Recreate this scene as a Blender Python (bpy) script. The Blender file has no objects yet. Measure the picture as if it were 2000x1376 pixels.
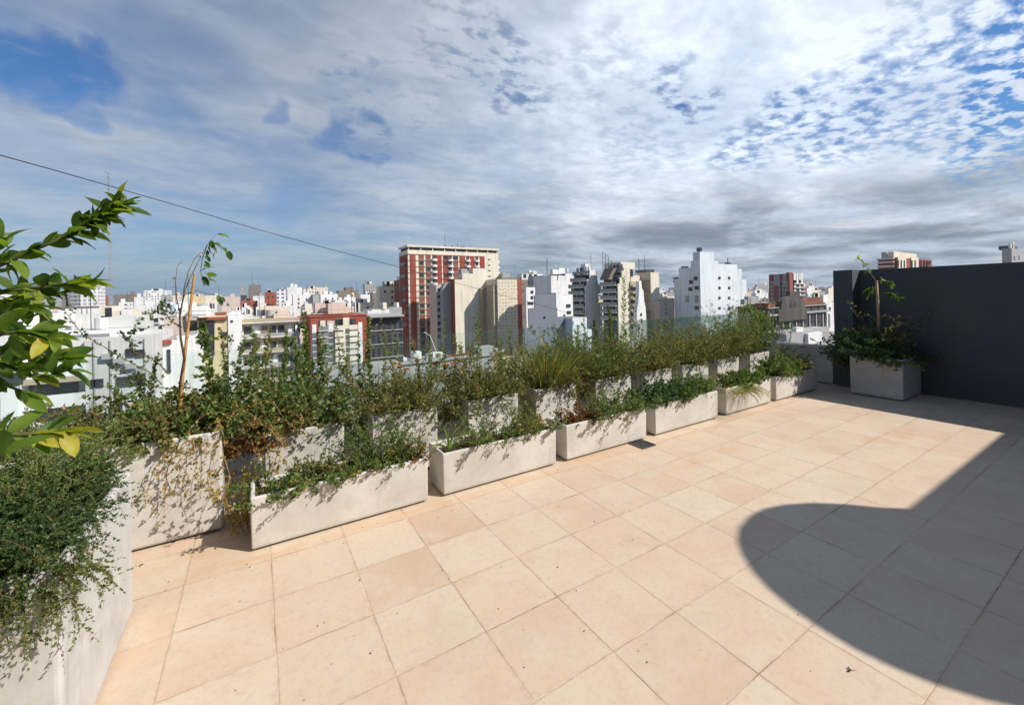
import bpy, bmesh, math, random
import numpy as np
from mathutils import Vector, Matrix
R_ = math.radians
# ------------------------------------------------------------------ camera
# World axes: x runs along the planter rows (towards the dark wall), y across the rows (away from
# the terrace), z up.  Terrace floor is z = 0, the camera is held at 1.65 m.
sc = bpy.context.scene
YA = R_(58.56); ROLL = R_(-1.2); FPX = 816.0; HOR = 576.2; CAMH = 1.65
cF = Vector((math.cos(YA), math.sin(YA), 0)); cR = Vector((math.sin(YA), -math.cos(YA), 0)); cU = Vector((0, 0, 1))
R2 = cR*math.cos(ROLL) + cU*math.sin(ROLL); U2 = cU*math.cos(ROLL) - cR*math.sin(ROLL)
cam_d = bpy.data.cameras.new('camera'); cam = bpy.data.objects.new('camera', cam_d)
sc.collection.objects.link(cam); sc.camera = cam
m3 = Matrix((R2, U2, -cF)).transposed()
cam.matrix_world = Matrix.Translation((0, 0, CAMH)) @ m3.to_4x4()
cam_d.sensor_fit = 'HORIZONTAL'; cam_d.sensor_width = 36; cam_d.lens = 36*FPX/2000
cam_d.shift_y = -(688-HOR)/2000; cam_d.clip_start = 0.05; cam_d.clip_end = 20000
C0 = Vector((0, 0, CAMH))
def ray(x, y): return R2*((x-1000)/FPX) + U2*((HOR-y)/FPX) + cF
def proj(p):
    d = Vector(p)-C0; k = d.dot(cF)
    return (1000+FPX*d.dot(R2)/k, HOR-FPX*d.dot(U2)/k, k)
def on_z(x, y, z=0): d = ray(x, y); return C0 + d*((z-CAMH)/d.z)
def on_u(x, y, u): d = ray(x, y); return C0 + d*(u/d.x)
def on_w(x, y, w): d = ray(x, y); return C0 + d*(w/d.y)
def at_d(x, y, D): return C0 + ray(x, y)*D

# ------------------------------------------------------------------ light, sky, exposure
SUN = Vector((0.83, -0.83, 1.0)).normalized()
SUN_EL = math.asin(SUN.z)
sd = bpy.data.lights.new('sun', 'SUN'); so = bpy.data.objects.new('sun', sd); sc.collection.objects.link(so)
sd.energy = 5.0; sd.angle = R_(0.55); sd.color = (1.0, 0.94, 0.86)
so.rotation_euler = SUN.to_track_quat('Z', 'Y').to_euler()
sc.view_settings.view_transform = 'Standard'; sc.view_settings.look = 'None'
sc.view_settings.exposure = 0.15; sc.view_settings.gamma = 1.0

class NT:
    def __init__(s, nt): s.nt = nt
    def n(s, t, **k):
        nd = s.nt.nodes.new(t)
        for a, v in k.items():
            if a.startswith('i_'):
                nd.inputs[a[2:].replace('_', ' ')].default_value = v
            else: setattr(nd, a, v)
        return nd
    def l(s, a, b): s.nt.links.new(a, b)
    def val(s, sock, v):
        if hasattr(v, 'is_output') or isinstance(v, bpy.types.NodeSocket): s.l(v, sock)
        else: sock.default_value = v
    def math(s, op, a, b=None, c=None, clamp=False):
        nd = s.n('ShaderNodeMath', operation=op, use_clamp=clamp); s.val(nd.inputs[0], a)
        if b is not None: s.val(nd.inputs[1], b)
        if c is not None: s.val(nd.inputs[2], c)
        return nd.outputs[0]
    def vmath(s, op, a, b=None, out=0):
        nd = s.n('ShaderNodeVectorMath', operation=op); s.val(nd.inputs[0], a)
        if b is not None: s.val(nd.inputs[1], b)
        return nd.outputs[out]
    def mix(s, f, a, b, bt='MIX'):
        nd = s.n('ShaderNodeMix', data_type='RGBA', blend_type=bt); s.val(nd.inputs[0], f)
        s.val(nd.inputs[6], a if not isinstance(a, tuple) else (*a, 1)[:4]); s.val(nd.inputs[7], b if not isinstance(b, tuple) else (*b, 1)[:4])
        return nd.outputs[2]
    def noise(s, vec, scale, detail=3, rough=.5, dist=0, dim='3D'):
        nd = s.n('ShaderNodeTexNoise', noise_dimensions=dim); nd.inputs['Scale'].default_value = scale
        nd.inputs['Detail'].default_value = detail; nd.inputs['Roughness'].default_value = rough; nd.inputs['Distortion'].default_value = dist
        if vec is not None: s.l(vec, nd.inputs['Vector'])
        return nd.outputs[0]
    def ss(s, v, a, b, o0=0., o1=1.):
        nd = s.n('ShaderNodeMapRange', interpolation_type='SMOOTHSTEP'); s.val(nd.inputs[0], v)
        nd.inputs[1].default_value = a; nd.inputs[2].default_value = b; nd.inputs[3].default_value = o0; nd.inputs[4].default_value = o1
        return nd.outputs[0]
    def ramp(s, f, stops, interp='LINEAR'):
        nd = s.n('ShaderNodeValToRGB'); cr = nd.color_ramp; cr.interpolation = interp
        while len(cr.elements) < len(stops): cr.elements.new(0.5)
        for e, (p, c) in zip(cr.elements, stops): e.position = p; e.color = (*c, 1)
        s.val(nd.inputs[0], f); return nd.outputs[0]

def build_world():
    w = bpy.data.worlds.new('World'); sc.world = w; w.use_nodes = True
    nt = w.node_tree; nt.nodes.clear(); N = NT(nt)
    sky = N.n('ShaderNodeTexSky', sky_type='NISHITA'); sky.sun_disc = False
    sky.sun_elevation = SUN_EL; sky.sun_rotation = R_(135); sky.air_density = 1.3; sky.dust_density = .6; sky.ozone_density = 2.2
    tc = N.n('ShaderNodeTexCoord'); d = N.vmath('NORMALIZE', tc.outputs['Generated'])
    sp = N.n('ShaderNodeSeparateXYZ'); N.l(d, sp.inputs[0]); z = sp.outputs[2]
    zz = N.math('ADD', N.math('MAXIMUM', z, 0.0), 0.09)
    px = N.math('DIVIDE', sp.outputs[0], zz); py = N.math('DIVIDE', sp.outputs[1], zz)
    cb = N.n('ShaderNodeCombineXYZ'); N.l(px, cb.inputs[0]); N.l(py, cb.inputs[1]); P = cb.outputs[0]
    # a rotated, stretched copy of the cloud plane for streaks blown across the sky
    mp = N.n('ShaderNodeMapping'); N.l(P, mp.inputs[0]); mp.inputs['Rotation'].default_value = (0, 0, R_(12)); mp.inputs['Scale'].default_value = (.85, 1.1, 1)
    PS = mp.outputs[0]
    big = N.noise(PS, .9, 5, .55, .35)
    mid = N.noise(PS, 2.3, 6, .6, .5)
    cell = N.noise(PS, 14., 4, .55, .1)
    fine = N.noise(PS, 8., 4, .55, .3)
    # where blue sky shows: directions (world) with angular size
    nv = N.n('ShaderNodeTexNoise'); nv.inputs['Scale'].default_value = 9.; nv.inputs['Detail'].default_value = 4; N.l(d, nv.inputs['Vector'])
    wb = N.vmath('SCALE', N.vmath('SUBTRACT', nv.outputs['Color'], (.5, .5, .5))); wb.node.inputs['Scale'].default_value = .16
    dw = N.vmath('NORMALIZE', N.vmath('ADD', d, wb))
    def hole(x, y, r, soft=.6):
        v = ray(x, y).normalized()
        dot = N.vmath('DOT_PRODUCT', dw, tuple(v), out=1)
        return N.ss(dot, math.cos(r*(1+soft)), math.cos(r*(1-soft)))
    def hsum(lst):
        o = None
        for h in lst:
            q = N.math('MULTIPLY', hole(*h[:3]), h[3]); o = q if o is None else N.math('MAXIMUM', o, q)
        return o
    soft = hsum([(20, 122, .045, 1.), (100, 128, .045, 1.), (180, 135, .04, .95), (85, 170, .035, .9), (150, 205, .03, .7), (670, 270, .04, .8), (720, 292, .05, 1.), (770, 305, .03, .6), (545, 355, .04, .55),
                 (580, 405, .06, .65), (480, 425, .07, .5), (430, 300, .06, .35), (300, 440, .1, .4), (50, 310, .05, .4), (10, 420, .1, .3), (600, 450, .09, .45), (340, 480, .16, .34), (120, 500, .2, .3), (535, 210, .02, .6)])
    mott = N.math('MULTIPLY', .78, hsum([(700, 155, .08, .55), (820, 190, .08, .45), (880, 60, .08, .5), (960, 120, .08, .7), (1010, 160, .07, .75), (1150, 150, .09, .3), (1310, 175, .03, .7), (1360, 205, .035, .9), (1260, 250, .09, .35), (1450, 285, .05, .75), (1530, 240, .05, .85), (1600, 265, .05, .8),
                 (1680, 230, .07, .85), (1750, 70, .05, .55), (1850, 150, .06, .8), (1800, 230, .06, .75), (1910, 100, .04, .6), (1985, 190, .07, 1.4), (1960, 165, .04, 1.2), (2050, 150, .12, 1.1), (1880, 240, .06, .8)]))
    bl1 = N.math('MULTIPLY', soft, N.ss(mid, .22, .50))
    cells = N.ss(N.math('ADD', N.math('MULTIPLY', cell, .75), N.math('MULTIPLY', fine, .25)), .36, .64, 1., 0.)
    bl2 = N.math('MULTIPLY', mott, N.math('ADD', cells, N.math('MULTIPLY', mott, N.math('SUBTRACT', cells, .5))), clamp=True)
    wisp = N.math('MULTIPLY', N.ss(mid, .38, .64, 1., 0.), .16)
    lr = N.vmath('DOT_PRODUCT', d, tuple(cR), out=1)          # left to right across the view
    left = N.ss(lr, -.55, .30, 1., 0.)
    thin = N.math('MULTIPLY', left, N.math('ADD', .20, N.math('MULTIPLY', N.ss(big, .35, .62, 1., 0.), .32)))
    low = N.math('MULTIPLY', N.ss(z, .0, .16, 1., 0.), N.ss(lr, -.55, .5, .75, .22))
    blue = N.math('MAXIMUM', N.math('MAXIMUM', bl1, bl2), N.math('MAXIMUM', N.math('ADD', wisp, thin), low), clamp=True)
    # cloud brightness
    base = N.ramp(big, [(0.25, (.46, .52, .63)), (.45, (.57, .64, .74)), (.6, (.68, .74, .81)), (.78, (.78, .83, .87))])
    det = N.ss(N.math('ADD', N.math('MULTIPLY', fine, .5), N.math('MULTIPLY', mid, .5)), .30, .70, .91, 1.10)
    base = N.vmath('SCALE', base); sc_n = base.node; N.l(det, sc_n.inputs['Scale'])
    puff = N.math('MULTIPLY', N.math('SUBTRACT', cell, .5), N.ss(lr, -.35, .2, .15, .55)); br_ = N.math('ADD', N.ss(lr, -.45, .6, .92, 1.50), puff)
    b2 = N.vmath('SCALE', sc_n.outputs[0]); N.l(br_, b2.node.inputs['Scale'])
    # bright white swell right of centre
    swell = hsum([(1250, 260, .36, .26), (1700, 40, .42, .14), (1750, 300, .25, .16), (900, 300, .2, .12)])
    b3 = N.vmath('SCALE', b2.node.outputs[0]); N.l(N.math('ADD', 1., swell), b3.node.inputs['Scale'])
    # heavy grey bank low in the right half
    bank = N.math('MULTIPLY', N.ss(z, .10, .34, 1., 0.), N.ss(lr, -.25, .15))
    bank = N.math('MULTIPLY', bank, N.ss(N.noise(PS, 1.0, 5, .55, .35), .32, .66, 1., .30))
    cl = N.mix(N.math('MULTIPLY', bank, .85), b3.node.outputs[0], (.150, .180, .228))
    # pale glimpses through the bank
    blue_sky = N.vmath('MULTIPLY', sky.outputs[0], (.36, .62, .95))
    hz = N.mix(N.ss(z, .0, .12, 1., 0.), blue_sky, (1.45, 2.75, 4.25))
    # unseen sky overhead and behind the camera, made clear and dimmer to lower ambient light
    fr = N.vmath('DOT_PRODUCT', d, tuple(cF), out=1)
    clear = N.math('MAXIMUM', N.ss(z, .60, .82), N.ss(fr, -.05, -.35))
    clear = N.math('MULTIPLY', clear, .84)
    k = N.vmath('SCALE', cl); k.node.inputs['Scale'].default_value = 7.2
    col = N.mix(blue, k.node.outputs[0], hz); dim = N.vmath('MULTIPLY', hz, (.95, .78, .66)); col = N.mix(clear, col, dim)
    bg = N.n('ShaderNodeBackground'); N.l(col, bg.inputs[0]); bg.inputs[1].default_value = .10
    out = N.n('ShaderNodeOutputWorld'); N.l(bg.outputs[0], out.inputs[0])
build_world()

# ------------------------------------------------------------------ helpers
COL = sc.collection
def tag(o, label=None, cat=None, group=None, kind=None):
    if label: o['label'] = label
    if cat: o['category'] = cat
    if group: o['group'] = group
    if kind: o['kind'] = kind
    return o
def empty(name, loc, label=None, cat=None, group=None):
    o = bpy.data.objects.new(name, None); COL.objects.link(o); o.location = loc; o.empty_display_size = .2
    return tag(o, label, cat, group)
def link(name, me, parent=None, loc=None):
    o = bpy.data.objects.new(name, me); COL.objects.link(o)
    if parent is not None: o.parent = parent
    if loc is not None: o.location = loc
    return o
class MB:
    def __init__(s): s.v = []; s.f = []; s.m = []
    def box(s, x0, x1, y0, y1, z0, z1, m=0):
        b = len(s.v)
        for z in (z0, z1):
            s.v += [(x0, y0, z), (x1, y0, z), (x1, y1, z), (x0, y1, z)]
        for q in ((3, 2, 1, 0), (4, 5, 6, 7), (0, 1, 5, 4), (1, 2, 6, 5), (2, 3, 7, 6), (3, 0, 4, 7)):
            s.f.append(tuple(b+i for i in q)); s.m.append(m)
        return s
    def prism(s, poly, z0, z1, m=0):
        b = len(s.v); n = len(poly)
        s.v += [(x, y, z0) for x, y in poly] + [(x, y, z1) for x, y in poly]
        s.f.append(tuple(b+i for i in reversed(range(n)))); s.f.append(tuple(b+n+i for i in range(n)))
        for i in range(n): s.f.append((b+i, b+(i+1) % n, b+n+(i+1) % n, b+n+i))
        s.m += [m]*(n+2); return s
    def extr(s, poly, y0, y1, m=0):          # polygon in xz, extruded along y
        b = len(s.v); n = len(poly)
        s.v += [(x, y0, z) for x, z in poly] + [(x, y1, z) for x, z in poly]
        s.f.append(tuple(b+i for i in range(n))); s.f.append(tuple(b+n+i for i in reversed(range(n))))
        for i in range(n): s.f.append((b+(i+1) % n, b+i, b+n+i, b+n+(i+1) % n))
        s.m += [m]*(n+2); return s
    def tube(s, pts, rad, k=6, m=0, cap=True):
        pts = [Vector(p) for p in pts]; n = len(pts)
        if not hasattr(rad, '__len__'): rad = [rad]*n
        b = len(s.v); up = Vector((.13, .31, .94))
        for i, p in enumerate(pts):
            t = (pts[min(i+1, n-1)]-pts[max(i-1, 0)]).normalized()
            a = t.cross(up)
            if a.length < .05: a = t.cross(Vector((1, 0, 0)))
            a.normalize(); c = t.cross(a)
            for j in range(k):
                th = 2*math.pi*j/k; q = p + (a*math.cos(th)+c*math.sin(th))*rad[i]; s.v.append(tuple(q))
        for i in range(n-1):
            for j in range(k):
                j2 = (j+1) % k
                s.f.append((b+i*k+j, b+i*k+j2, b+(i+1)*k+j2, b+(i+1)*k+j)); s.m.append(m)
        if cap:
            s.f.append(tuple(b+j for j in reversed(range(k)))); s.f.append(tuple(b+(n-1)*k+j for j in range(k))); s.m += [m, m]
        return s
    def mesh(s, name, mats, smooth=False):
        me = bpy.data.meshes.new(name); me.from_pydata(s.v, [], s.f)
        for m in (mats if isinstance(mats, (list, tuple)) else [mats]): me.materials.append(m)
        if len(set(s.m)) > 1: me.polygons.foreach_set('material_index', s.m)
        if smooth: me.polygons.foreach_set('use_smooth', [True]*len(s.f))
        me.update(); return me
    def build(s, name, mats, parent=None, loc=None, smooth=False): return link(name, s.mesh(name, mats, smooth), parent, loc)
def bevel(o, w=.01, seg=2):
    md = o.modifiers.new('bevel', 'BEVEL'); md.width = w; md.segments = seg; md.limit_method = 'ANGLE'; md.harden_normals = False
    return o

# ------------------------------------------------------------------ materials
def mat(name):
    m = bpy.data.materials.new(name); m.use_nodes = True; nt = m.node_tree; nt.nodes.clear(); N = NT(nt)
    out = N.n('ShaderNodeOutputMaterial'); b = N.n('ShaderNodeBsdfPrincipled'); N.l(b.outputs[0], out.inputs[0])
    return m, N, b, out
def plain(name, col, rough=.7, metal=0, var=.12, scale=4., spec=.4):
    m, N, b, o = mat(name); tc = N.n('ShaderNodeTexCoord')
    n = N.noise(tc.outputs['Object'], scale, 4, .6)
    c = N.mix(N.ss(n, .3, .7), tuple(x*(1-var) for x in col), tuple(min(1, x*(1+var)) for x in col)); N.l(c, b.inputs['Base Color'])
    b.inputs['Roughness'].default_value = rough; b.inputs['Metallic'].default_value = metal; b.inputs['Specular IOR Level'].default_value = spec
    return m
def rnd(N, scale=1.): return N.n('ShaderNodeObjectInfo').outputs['Random']

def m_concrete(name, c0, c1, stain=(.19, .165, .13)):
    m, N, b, o = mat(name); tc = N.n('ShaderNodeTexCoord'); P = tc.outputs['Object']
    r = rnd(N); off = N.n('ShaderNodeCombineXYZ'); N.l(N.math('MULTIPLY', r, 30.), off.inputs[0]); P = N.vmath('ADD', P, off.outputs[0])
    n1 = N.noise(P, 2.2, 5, .6, .3); n2 = N.noise(P, 14, 5, .65); n3 = N.noise(P, 160, 2, .5)
    c = N.mix(N.ss(n1, .32, .68), c0, c1)
    c = N.mix(N.math('MULTIPLY', N.ss(n2, .48, .75), .25), c, tuple(x*.72 for x in c0))
    mp = N.n('ShaderNodeMapping'); N.l(P, mp.inputs[0]); mp.inputs['Scale'].default_value = (7, 7, .7)
    st = N.ss(N.noise(mp.outputs[0], 1.6, 4, .6), .58, .78)
    c = N.mix(N.math('MULTIPLY', st, .45), c, stain)
    topn = N.ss(N.noise(P, 9., 4, .7), .50, .62); c = N.mix(N.math('MULTIPLY', topn, .18), c, (.36, .31, .25))
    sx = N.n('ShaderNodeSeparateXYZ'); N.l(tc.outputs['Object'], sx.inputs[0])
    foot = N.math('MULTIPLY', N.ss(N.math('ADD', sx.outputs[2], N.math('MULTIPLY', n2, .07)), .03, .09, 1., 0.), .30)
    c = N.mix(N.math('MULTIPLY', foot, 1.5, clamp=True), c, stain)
    vor = N.n('ShaderNodeTexVoronoi'); N.l(P, vor.inputs['Vector']); vor.inputs['Scale'].default_value = 46
    pit = N.ss(vor.outputs[0], .05, .11, 1., 0.)
    c = N.mix(N.math('MULTIPLY', pit, N.math('MULTIPLY', N.ss(n2, .5, .6), .6)), c, tuple(x*.45 for x in c0))
    N.l(c, b.inputs['Base Color']); b.inputs['Roughness'].default_value = .82; b.inputs['Specular IOR Level'].default_value = .3
    bp = N.n('ShaderNodeBump'); bp.inputs['Strength'].default_value = .25; bp.inputs['Distance'].default_value = .004
    N.l(N.math('ADD', N.math('MULTIPLY', n2, .8), N.math('MULTIPLY', n3, .3)), bp.inputs['Height']); N.l(bp.outputs[0], b.inputs['Normal'])
    return m
M = {}
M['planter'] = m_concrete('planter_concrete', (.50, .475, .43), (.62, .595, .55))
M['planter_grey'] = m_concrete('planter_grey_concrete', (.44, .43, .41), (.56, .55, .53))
M['soil'] = plain('soil', (.045, .03, .02), .95, 0, .5, 30)
M['wall'] = None
def m_wall():
    m, N, b, o = mat('slate_wall_paint'); tc = N.n('ShaderNodeTexCoord'); P = tc.outputs['Object']
    n = N.noise(P, 1.3, 5, .6); n2 = N.noise(P, 60, 4, .6)
    mpw = N.n('ShaderNodeMapping'); N.l(P, mpw.inputs[0]); mpw.inputs['Scale'].default_value = (6, 6, .5)
    st = N.noise(mpw.outputs[0], 1.1, 4, .6); sw = N.n('ShaderNodeSeparateXYZ'); N.l(P, sw.inputs[0])
    c = N.mix(N.ss(n, .3, .7), (.052, .066, .080), (.067, .083, .098)); c = N.mix(N.math('MULTIPLY', N.ss(st, .5, .75), .3), c, (.085, .09, .095))
    c = N.mix(N.math('MULTIPLY', N.ss(N.math('ADD', sw.outputs[2], N.math('MULTIPLY', n2, .12)), .06, .2, 1., 0.), .4), c, (.10, .09, .078)); N.l(c, b.inputs['Base Color'])
    b.inputs['Roughness'].default_value = .75
    bp = N.n('ShaderNodeBump'); bp.inputs['Strength'].default_value = .35; bp.inputs['Distance'].default_value = .003
    N.l(n2, bp.inputs['Height']); N.l(bp.outputs[0], b.inputs['Normal']); return m
M['wall'] = m_wall()
TS, TR, TU, TW = .4411, .4195, -.392, 3.096
def m_tiles():
    m, N, b, o = mat('terrace_tiles'); tc = N.n('ShaderNodeTexCoord'); P = tc.outputs['Object']
    s = N.n('ShaderNodeSeparateXYZ'); N.l(P, s.inputs[0])
    wob = N.math('MULTIPLY', N.math('SUBTRACT', N.noise(P, 9, 3, .6), .5), .006)
    u = N.math('ADD', N.math('DIVIDE', N.math('SUBTRACT', N.math('ADD', s.outputs[0], wob), TU), TS), 100.)
    w = N.math('ADD', N.math('DIVIDE', N.math('SUBTRACT', N.math('ADD', s.outputs[1], wob), TW), TR), 100.)
    fu = N.math('FRACT', u); fw = N.math('FRACT', w)
    eu = N.math('MULTIPLY', N.math('MINIMUM', fu, N.math('SUBTRACT', 1., fu)), TS); ew = N.math('MULTIPLY', N.math('MINIMUM', fw, N.math('SUBTRACT', 1., fw)), TR)
    e = N.math('MINIMUM', eu, ew)
    cb = N.n('ShaderNodeCombineXYZ'); N.l(N.math('FLOOR', u), cb.inputs[0]); N.l(N.math('FLOOR', w), cb.inputs[1])
    wn = N.n('ShaderNodeTexWhiteNoise', noise_dimensions='2D'); N.l(cb.outputs[0], wn.inputs[0]); t = wn.outputs['Value']
    offv = N.vmath('SCALE', wn.outputs['Color']); offv.node.inputs['Scale'].default_value = 40.
    Pt = N.vmath('ADD', P, offv.node.outputs[0])
    n1 = N.noise(Pt, 3.2, 5, .6, .4); n2 = N.noise(Pt, 34, 5, .7); n3 = N.noise(P, 260, 2, .5); big = N.noise(P, .55, 3, .5)
    c = N.ramp(t, [(0, (.58, .415, .29)), (.3, (.62, .472, .345)), (.55, (.60, .44, .315)), (.8, (.64, .51, .375)), (1, (.62, .49, .355))])
    c = N.mix(N.math('MULTIPLY', N.ss(n1, .38, .68), .55), c, (.63, .54, .43))
    c = N.mix(N.math('MULTIPLY', N.ss(n1, .30, .45, 1., 0.), .32), c, (.56, .385, .29))
    c = N.mix(N.math('MULTIPLY', N.ss(big, .45, .7), .3), c, (.66, .52, .37))
    c = N.mix(N.math('MULTIPLY', N.ss(n2, .47, .70), .36), c, (.46, .34, .25))
    wv = N.noise(P, 1.7, 6, .7, .6); c = N.mix(N.math('MULTIPLY', N.ss(wv, .50, .66), .22), c, (.45, .35, .26)); c = N.mix(N.math('MULTIPLY', N.ss(wv, .30, .42, 1., 0.), .25), c, (.70, .60, .48))
    sp = N.ss(n3, .64, .72); c = N.mix(N.math('MULTIPLY', sp, .35), c, (.30, .22, .17))
    # ochre water stains along a few tile joints, near the back planters and in the middle of the floor
    st = None
    for (sx, sy, rx, ry, k) in ((3.9, 2.55, .9, .10, .7), (2.9, 2.35, .5, .07, .5), (5.9, 1.75, .6, .14, .9), (6.1, 1.45, .5, .1, .5), (1.2, 3.15, 2.2, .05, .75), (4.5, 3.12, 2., .05, .6), (-.35, 3.4, .5, .08, .6), (6.6, 2.2, .5, .1, .4)):
        q = N.math('ADD', N.math('POWER', N.math('DIVIDE', N.math('SUBTRACT', s.outputs[0], sx), rx), 2.), N.math('POWER', N.math('DIVIDE', N.math('SUBTRACT', N.math('ADD', s.outputs[1], N.math('MULTIPLY', N.math('SUBTRACT', n1, .5), .25)), sy), ry), 2.))
        g = N.math('MULTIPLY', N.ss(q, .1, 1.8, 1., 0.), k); st = g if st is None else N.math('MAXIMUM', st, g)
    st = N.math('MULTIPLY', st, N.ss(N.noise(P, 5, 5, .65), .35, .6)); c = N.mix(N.math('MULTIPLY', st, .5), c, (.58, .33, .18))
    jn = N.noise(P, 2.6, 4, .65)
    jc = N.ramp(jn, [(.30, (.70, .60, .47)), (.48, (.55, .40, .27)), (.60, (.36, .24, .16)), (.68, (.13, .09, .07))])
    jw = N.math('ADD', .0013, N.math('MULTIPLY', N.ss(N.noise(P, 4.5, 3, .6), .4, .7), .0028))
    j = N.math('MULTIPLY', N.math('SUBTRACT', 1., N.math('DIVIDE', N.math('SUBTRACT', e, jw), .0016), clamp=True), .92)
    c = N.mix(j, c, jc)
    ed = N.math('MULTIPLY', N.ss(e, .0, .02, 1., 0.), N.math('MULTIPLY', N.ss(n2, .38, .6), .34)); c = N.mix(ed, c, (.42, .29, .2))
    N.l(c, b.inputs['Base Color']); b.inputs['Roughness'].default_value = .62; b.inputs['Specular IOR Level'].default_value = .3
    bp = N.n('ShaderNodeBump'); bp.inputs['Strength'].default_value = .5; bp.inputs['Distance'].default_value = .0025
    h = N.math('SUBTRACT', N.math('MULTIPLY', n2, .5), N.math('MULTIPLY', j, 1.)); N.l(h, bp.inputs['Height']); N.l(bp.outputs[0], b.inputs['Normal'])
    return m
M['tiles'] = m_tiles()
GAIN = {'petal_orange': 1., 'petal_red': 1., 'leaf_yellow_vine': 1.2, 'leaf_lily': 1.1, 'leaf_conifer_green': 1.5, 'leaf_rusty': 1.15, 'leaf_citrus': 1.65, 'grass_blade': 1.25}
def m_leaf(name, stops, trans=.35, rough=.5):
    m, N, b, out = mat(name)
    gn = GAIN.get(name, 1.7); stops = [(q, (min(.75, c[0]*gn*1.12), min(.75, c[1]*gn*1.03), c[2]*gn)) for q, c in stops]
    at = N.n('ShaderNodeAttribute', attribute_name='tone'); f = at.outputs['Fac']
    c = N.ramp(f, stops); tcl = N.n('ShaderNodeTexCoord'); nl_ = N.noise(tcl.outputs['Object'], 55, 4, .65)
    c = N.mix(N.math('MULTIPLY', N.ss(nl_, .52, .72), .35), c, (.20, .17, .06)); c = N.mix(N.math('MULTIPLY', N.ss(nl_, .30, .45, 1., 0.), .35), c, tuple(x*.55 for x in stops[1][1]))
    N.l(c, b.inputs['Base Color']); b.inputs['Roughness'].default_value = rough; b.inputs['Specular IOR Level'].default_value = .35
    tr = N.n('ShaderNodeBsdfTranslucent'); c2 = N.mix(1., c, (1.5, 1.6, .7), 'MULTIPLY'); N.l(c2, tr.inputs[0])
    mx = N.n('ShaderNodeMixShader'); mx.inputs[0].default_value = trans; N.l(b.outputs[0], mx.inputs[1]); N.l(tr.outputs[0], mx.inputs[2]); N.l(mx.outputs[0], out.inputs[0])
    return m
G = lambda r, g, b: (r, g, b)
M['l_mid'] = m_leaf('leaf_mid_green', [(0, (.030, .065, .016)), (.4, (.060, .105, .028)), (.75, (.105, .150, .042)), (.9, (.19, .19, .06)), (1, (.25, .14, .055))])
M['l_dark'] = m_leaf('leaf_dark_green', [(0, (.016, .042, .018)), (.5, (.030, .068, .024)), (.85, (.058, .100, .034)), (1, (.12, .14, .05))])
M['l_thyme'] = m_leaf('leaf_conifer_green', [(0, (.012, .034, .010)), (.5, (.028, .060, .017)), (.85, (.062, .098, .028)), (.97, (.13, .13, .045)), (1, (.2, .12, .05))], .2)
M['l_olive'] = m_leaf('leaf_olive', [(0, (.045, .060, .018)), (.4, (.090, .105, .032)), (.75, (.150, .150, .055)), (.9, (.24, .18, .08)), (1, (.22, .10, .045))])
M['l_grass'] = m_leaf('grass_blade', [(0, (.050, .085, .022)), (.5, (.105, .140, .040)), (.8, (.20, .20, .075)), (1, (.42, .33, .16))])
M['l_rust'] = m_leaf('leaf_rusty', [(0, (.10, .045, .02)), (.4, (.21, .10, .04)), (.7, (.13, .12, .035)), (1, (.30, .17, .06))])
M['l_yel'] = m_leaf('leaf_yellow_vine', [(0, (.10, .10, .025)), (.35, (.24, .19, .05)), (.7, (.36, .27, .08)), (1, (.27, .13, .05))], .4)
M['l_citrus'] = m_leaf('leaf_citrus', [(0, (.022, .055, .010)), (.45, (.050, .100, .016)), (.8, (.11, .17, .024)), (1, (.26, .25, .03))], .52, .5)
M['l_blade'] = m_leaf('leaf_lily', [(0, (.10, .19, .03)), (1, (.24, .36, .08))], .4, .35)
M['l_glossy'] = m_leaf('leaf_glossy', [(0, (.015, .045, .020)), (.5, (.030, .080, .030)), (1, (.070, .13, .045))], .2, .35)
M['petal_o'] = m_leaf('petal_orange', [(0, (.75, .17, .01)), (1, (.85, .32, .02))], .3)
M['petal_r'] = m_leaf('petal_red', [(0, (.42, .03, .05)), (1, (.60, .09, .08))], .3)
M['stem_g'] = plain('stem_green', (.10, .115, .04), .7, 0, .3, 20)
M['stem_b'] = plain('stem_brown', (.16, .10, .055), .85, 0, .35, 25)
M['stem_y'] = plain('stem_straw', (.38, .28, .13), .8, 0, .25, 25)
M['bark'] = plain('bark_dark', (.075, .055, .042), .9, 0, .35, 30)
M['bamboo'] = plain('bamboo', (.50, .27, .10), .6, 0, .2, 18)
M['white_tie'] = plain('tie_white', (.75, .75, .72), .6)
M['metal_d'] = plain('dark_metal', (.10, .105, .11), .45, .6, .15, 10)
M['metal_g'] = plain('grey_metal', (.30, .31, .32), .5, .4, .15, 10)
M['black'] = plain('black_cable', (.018, .017, .018), .7)
M['curb'] = m_concrete('white_curb', (.66, .65, .62), (.78, .77, .74), (.35, .33, .3))
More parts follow.
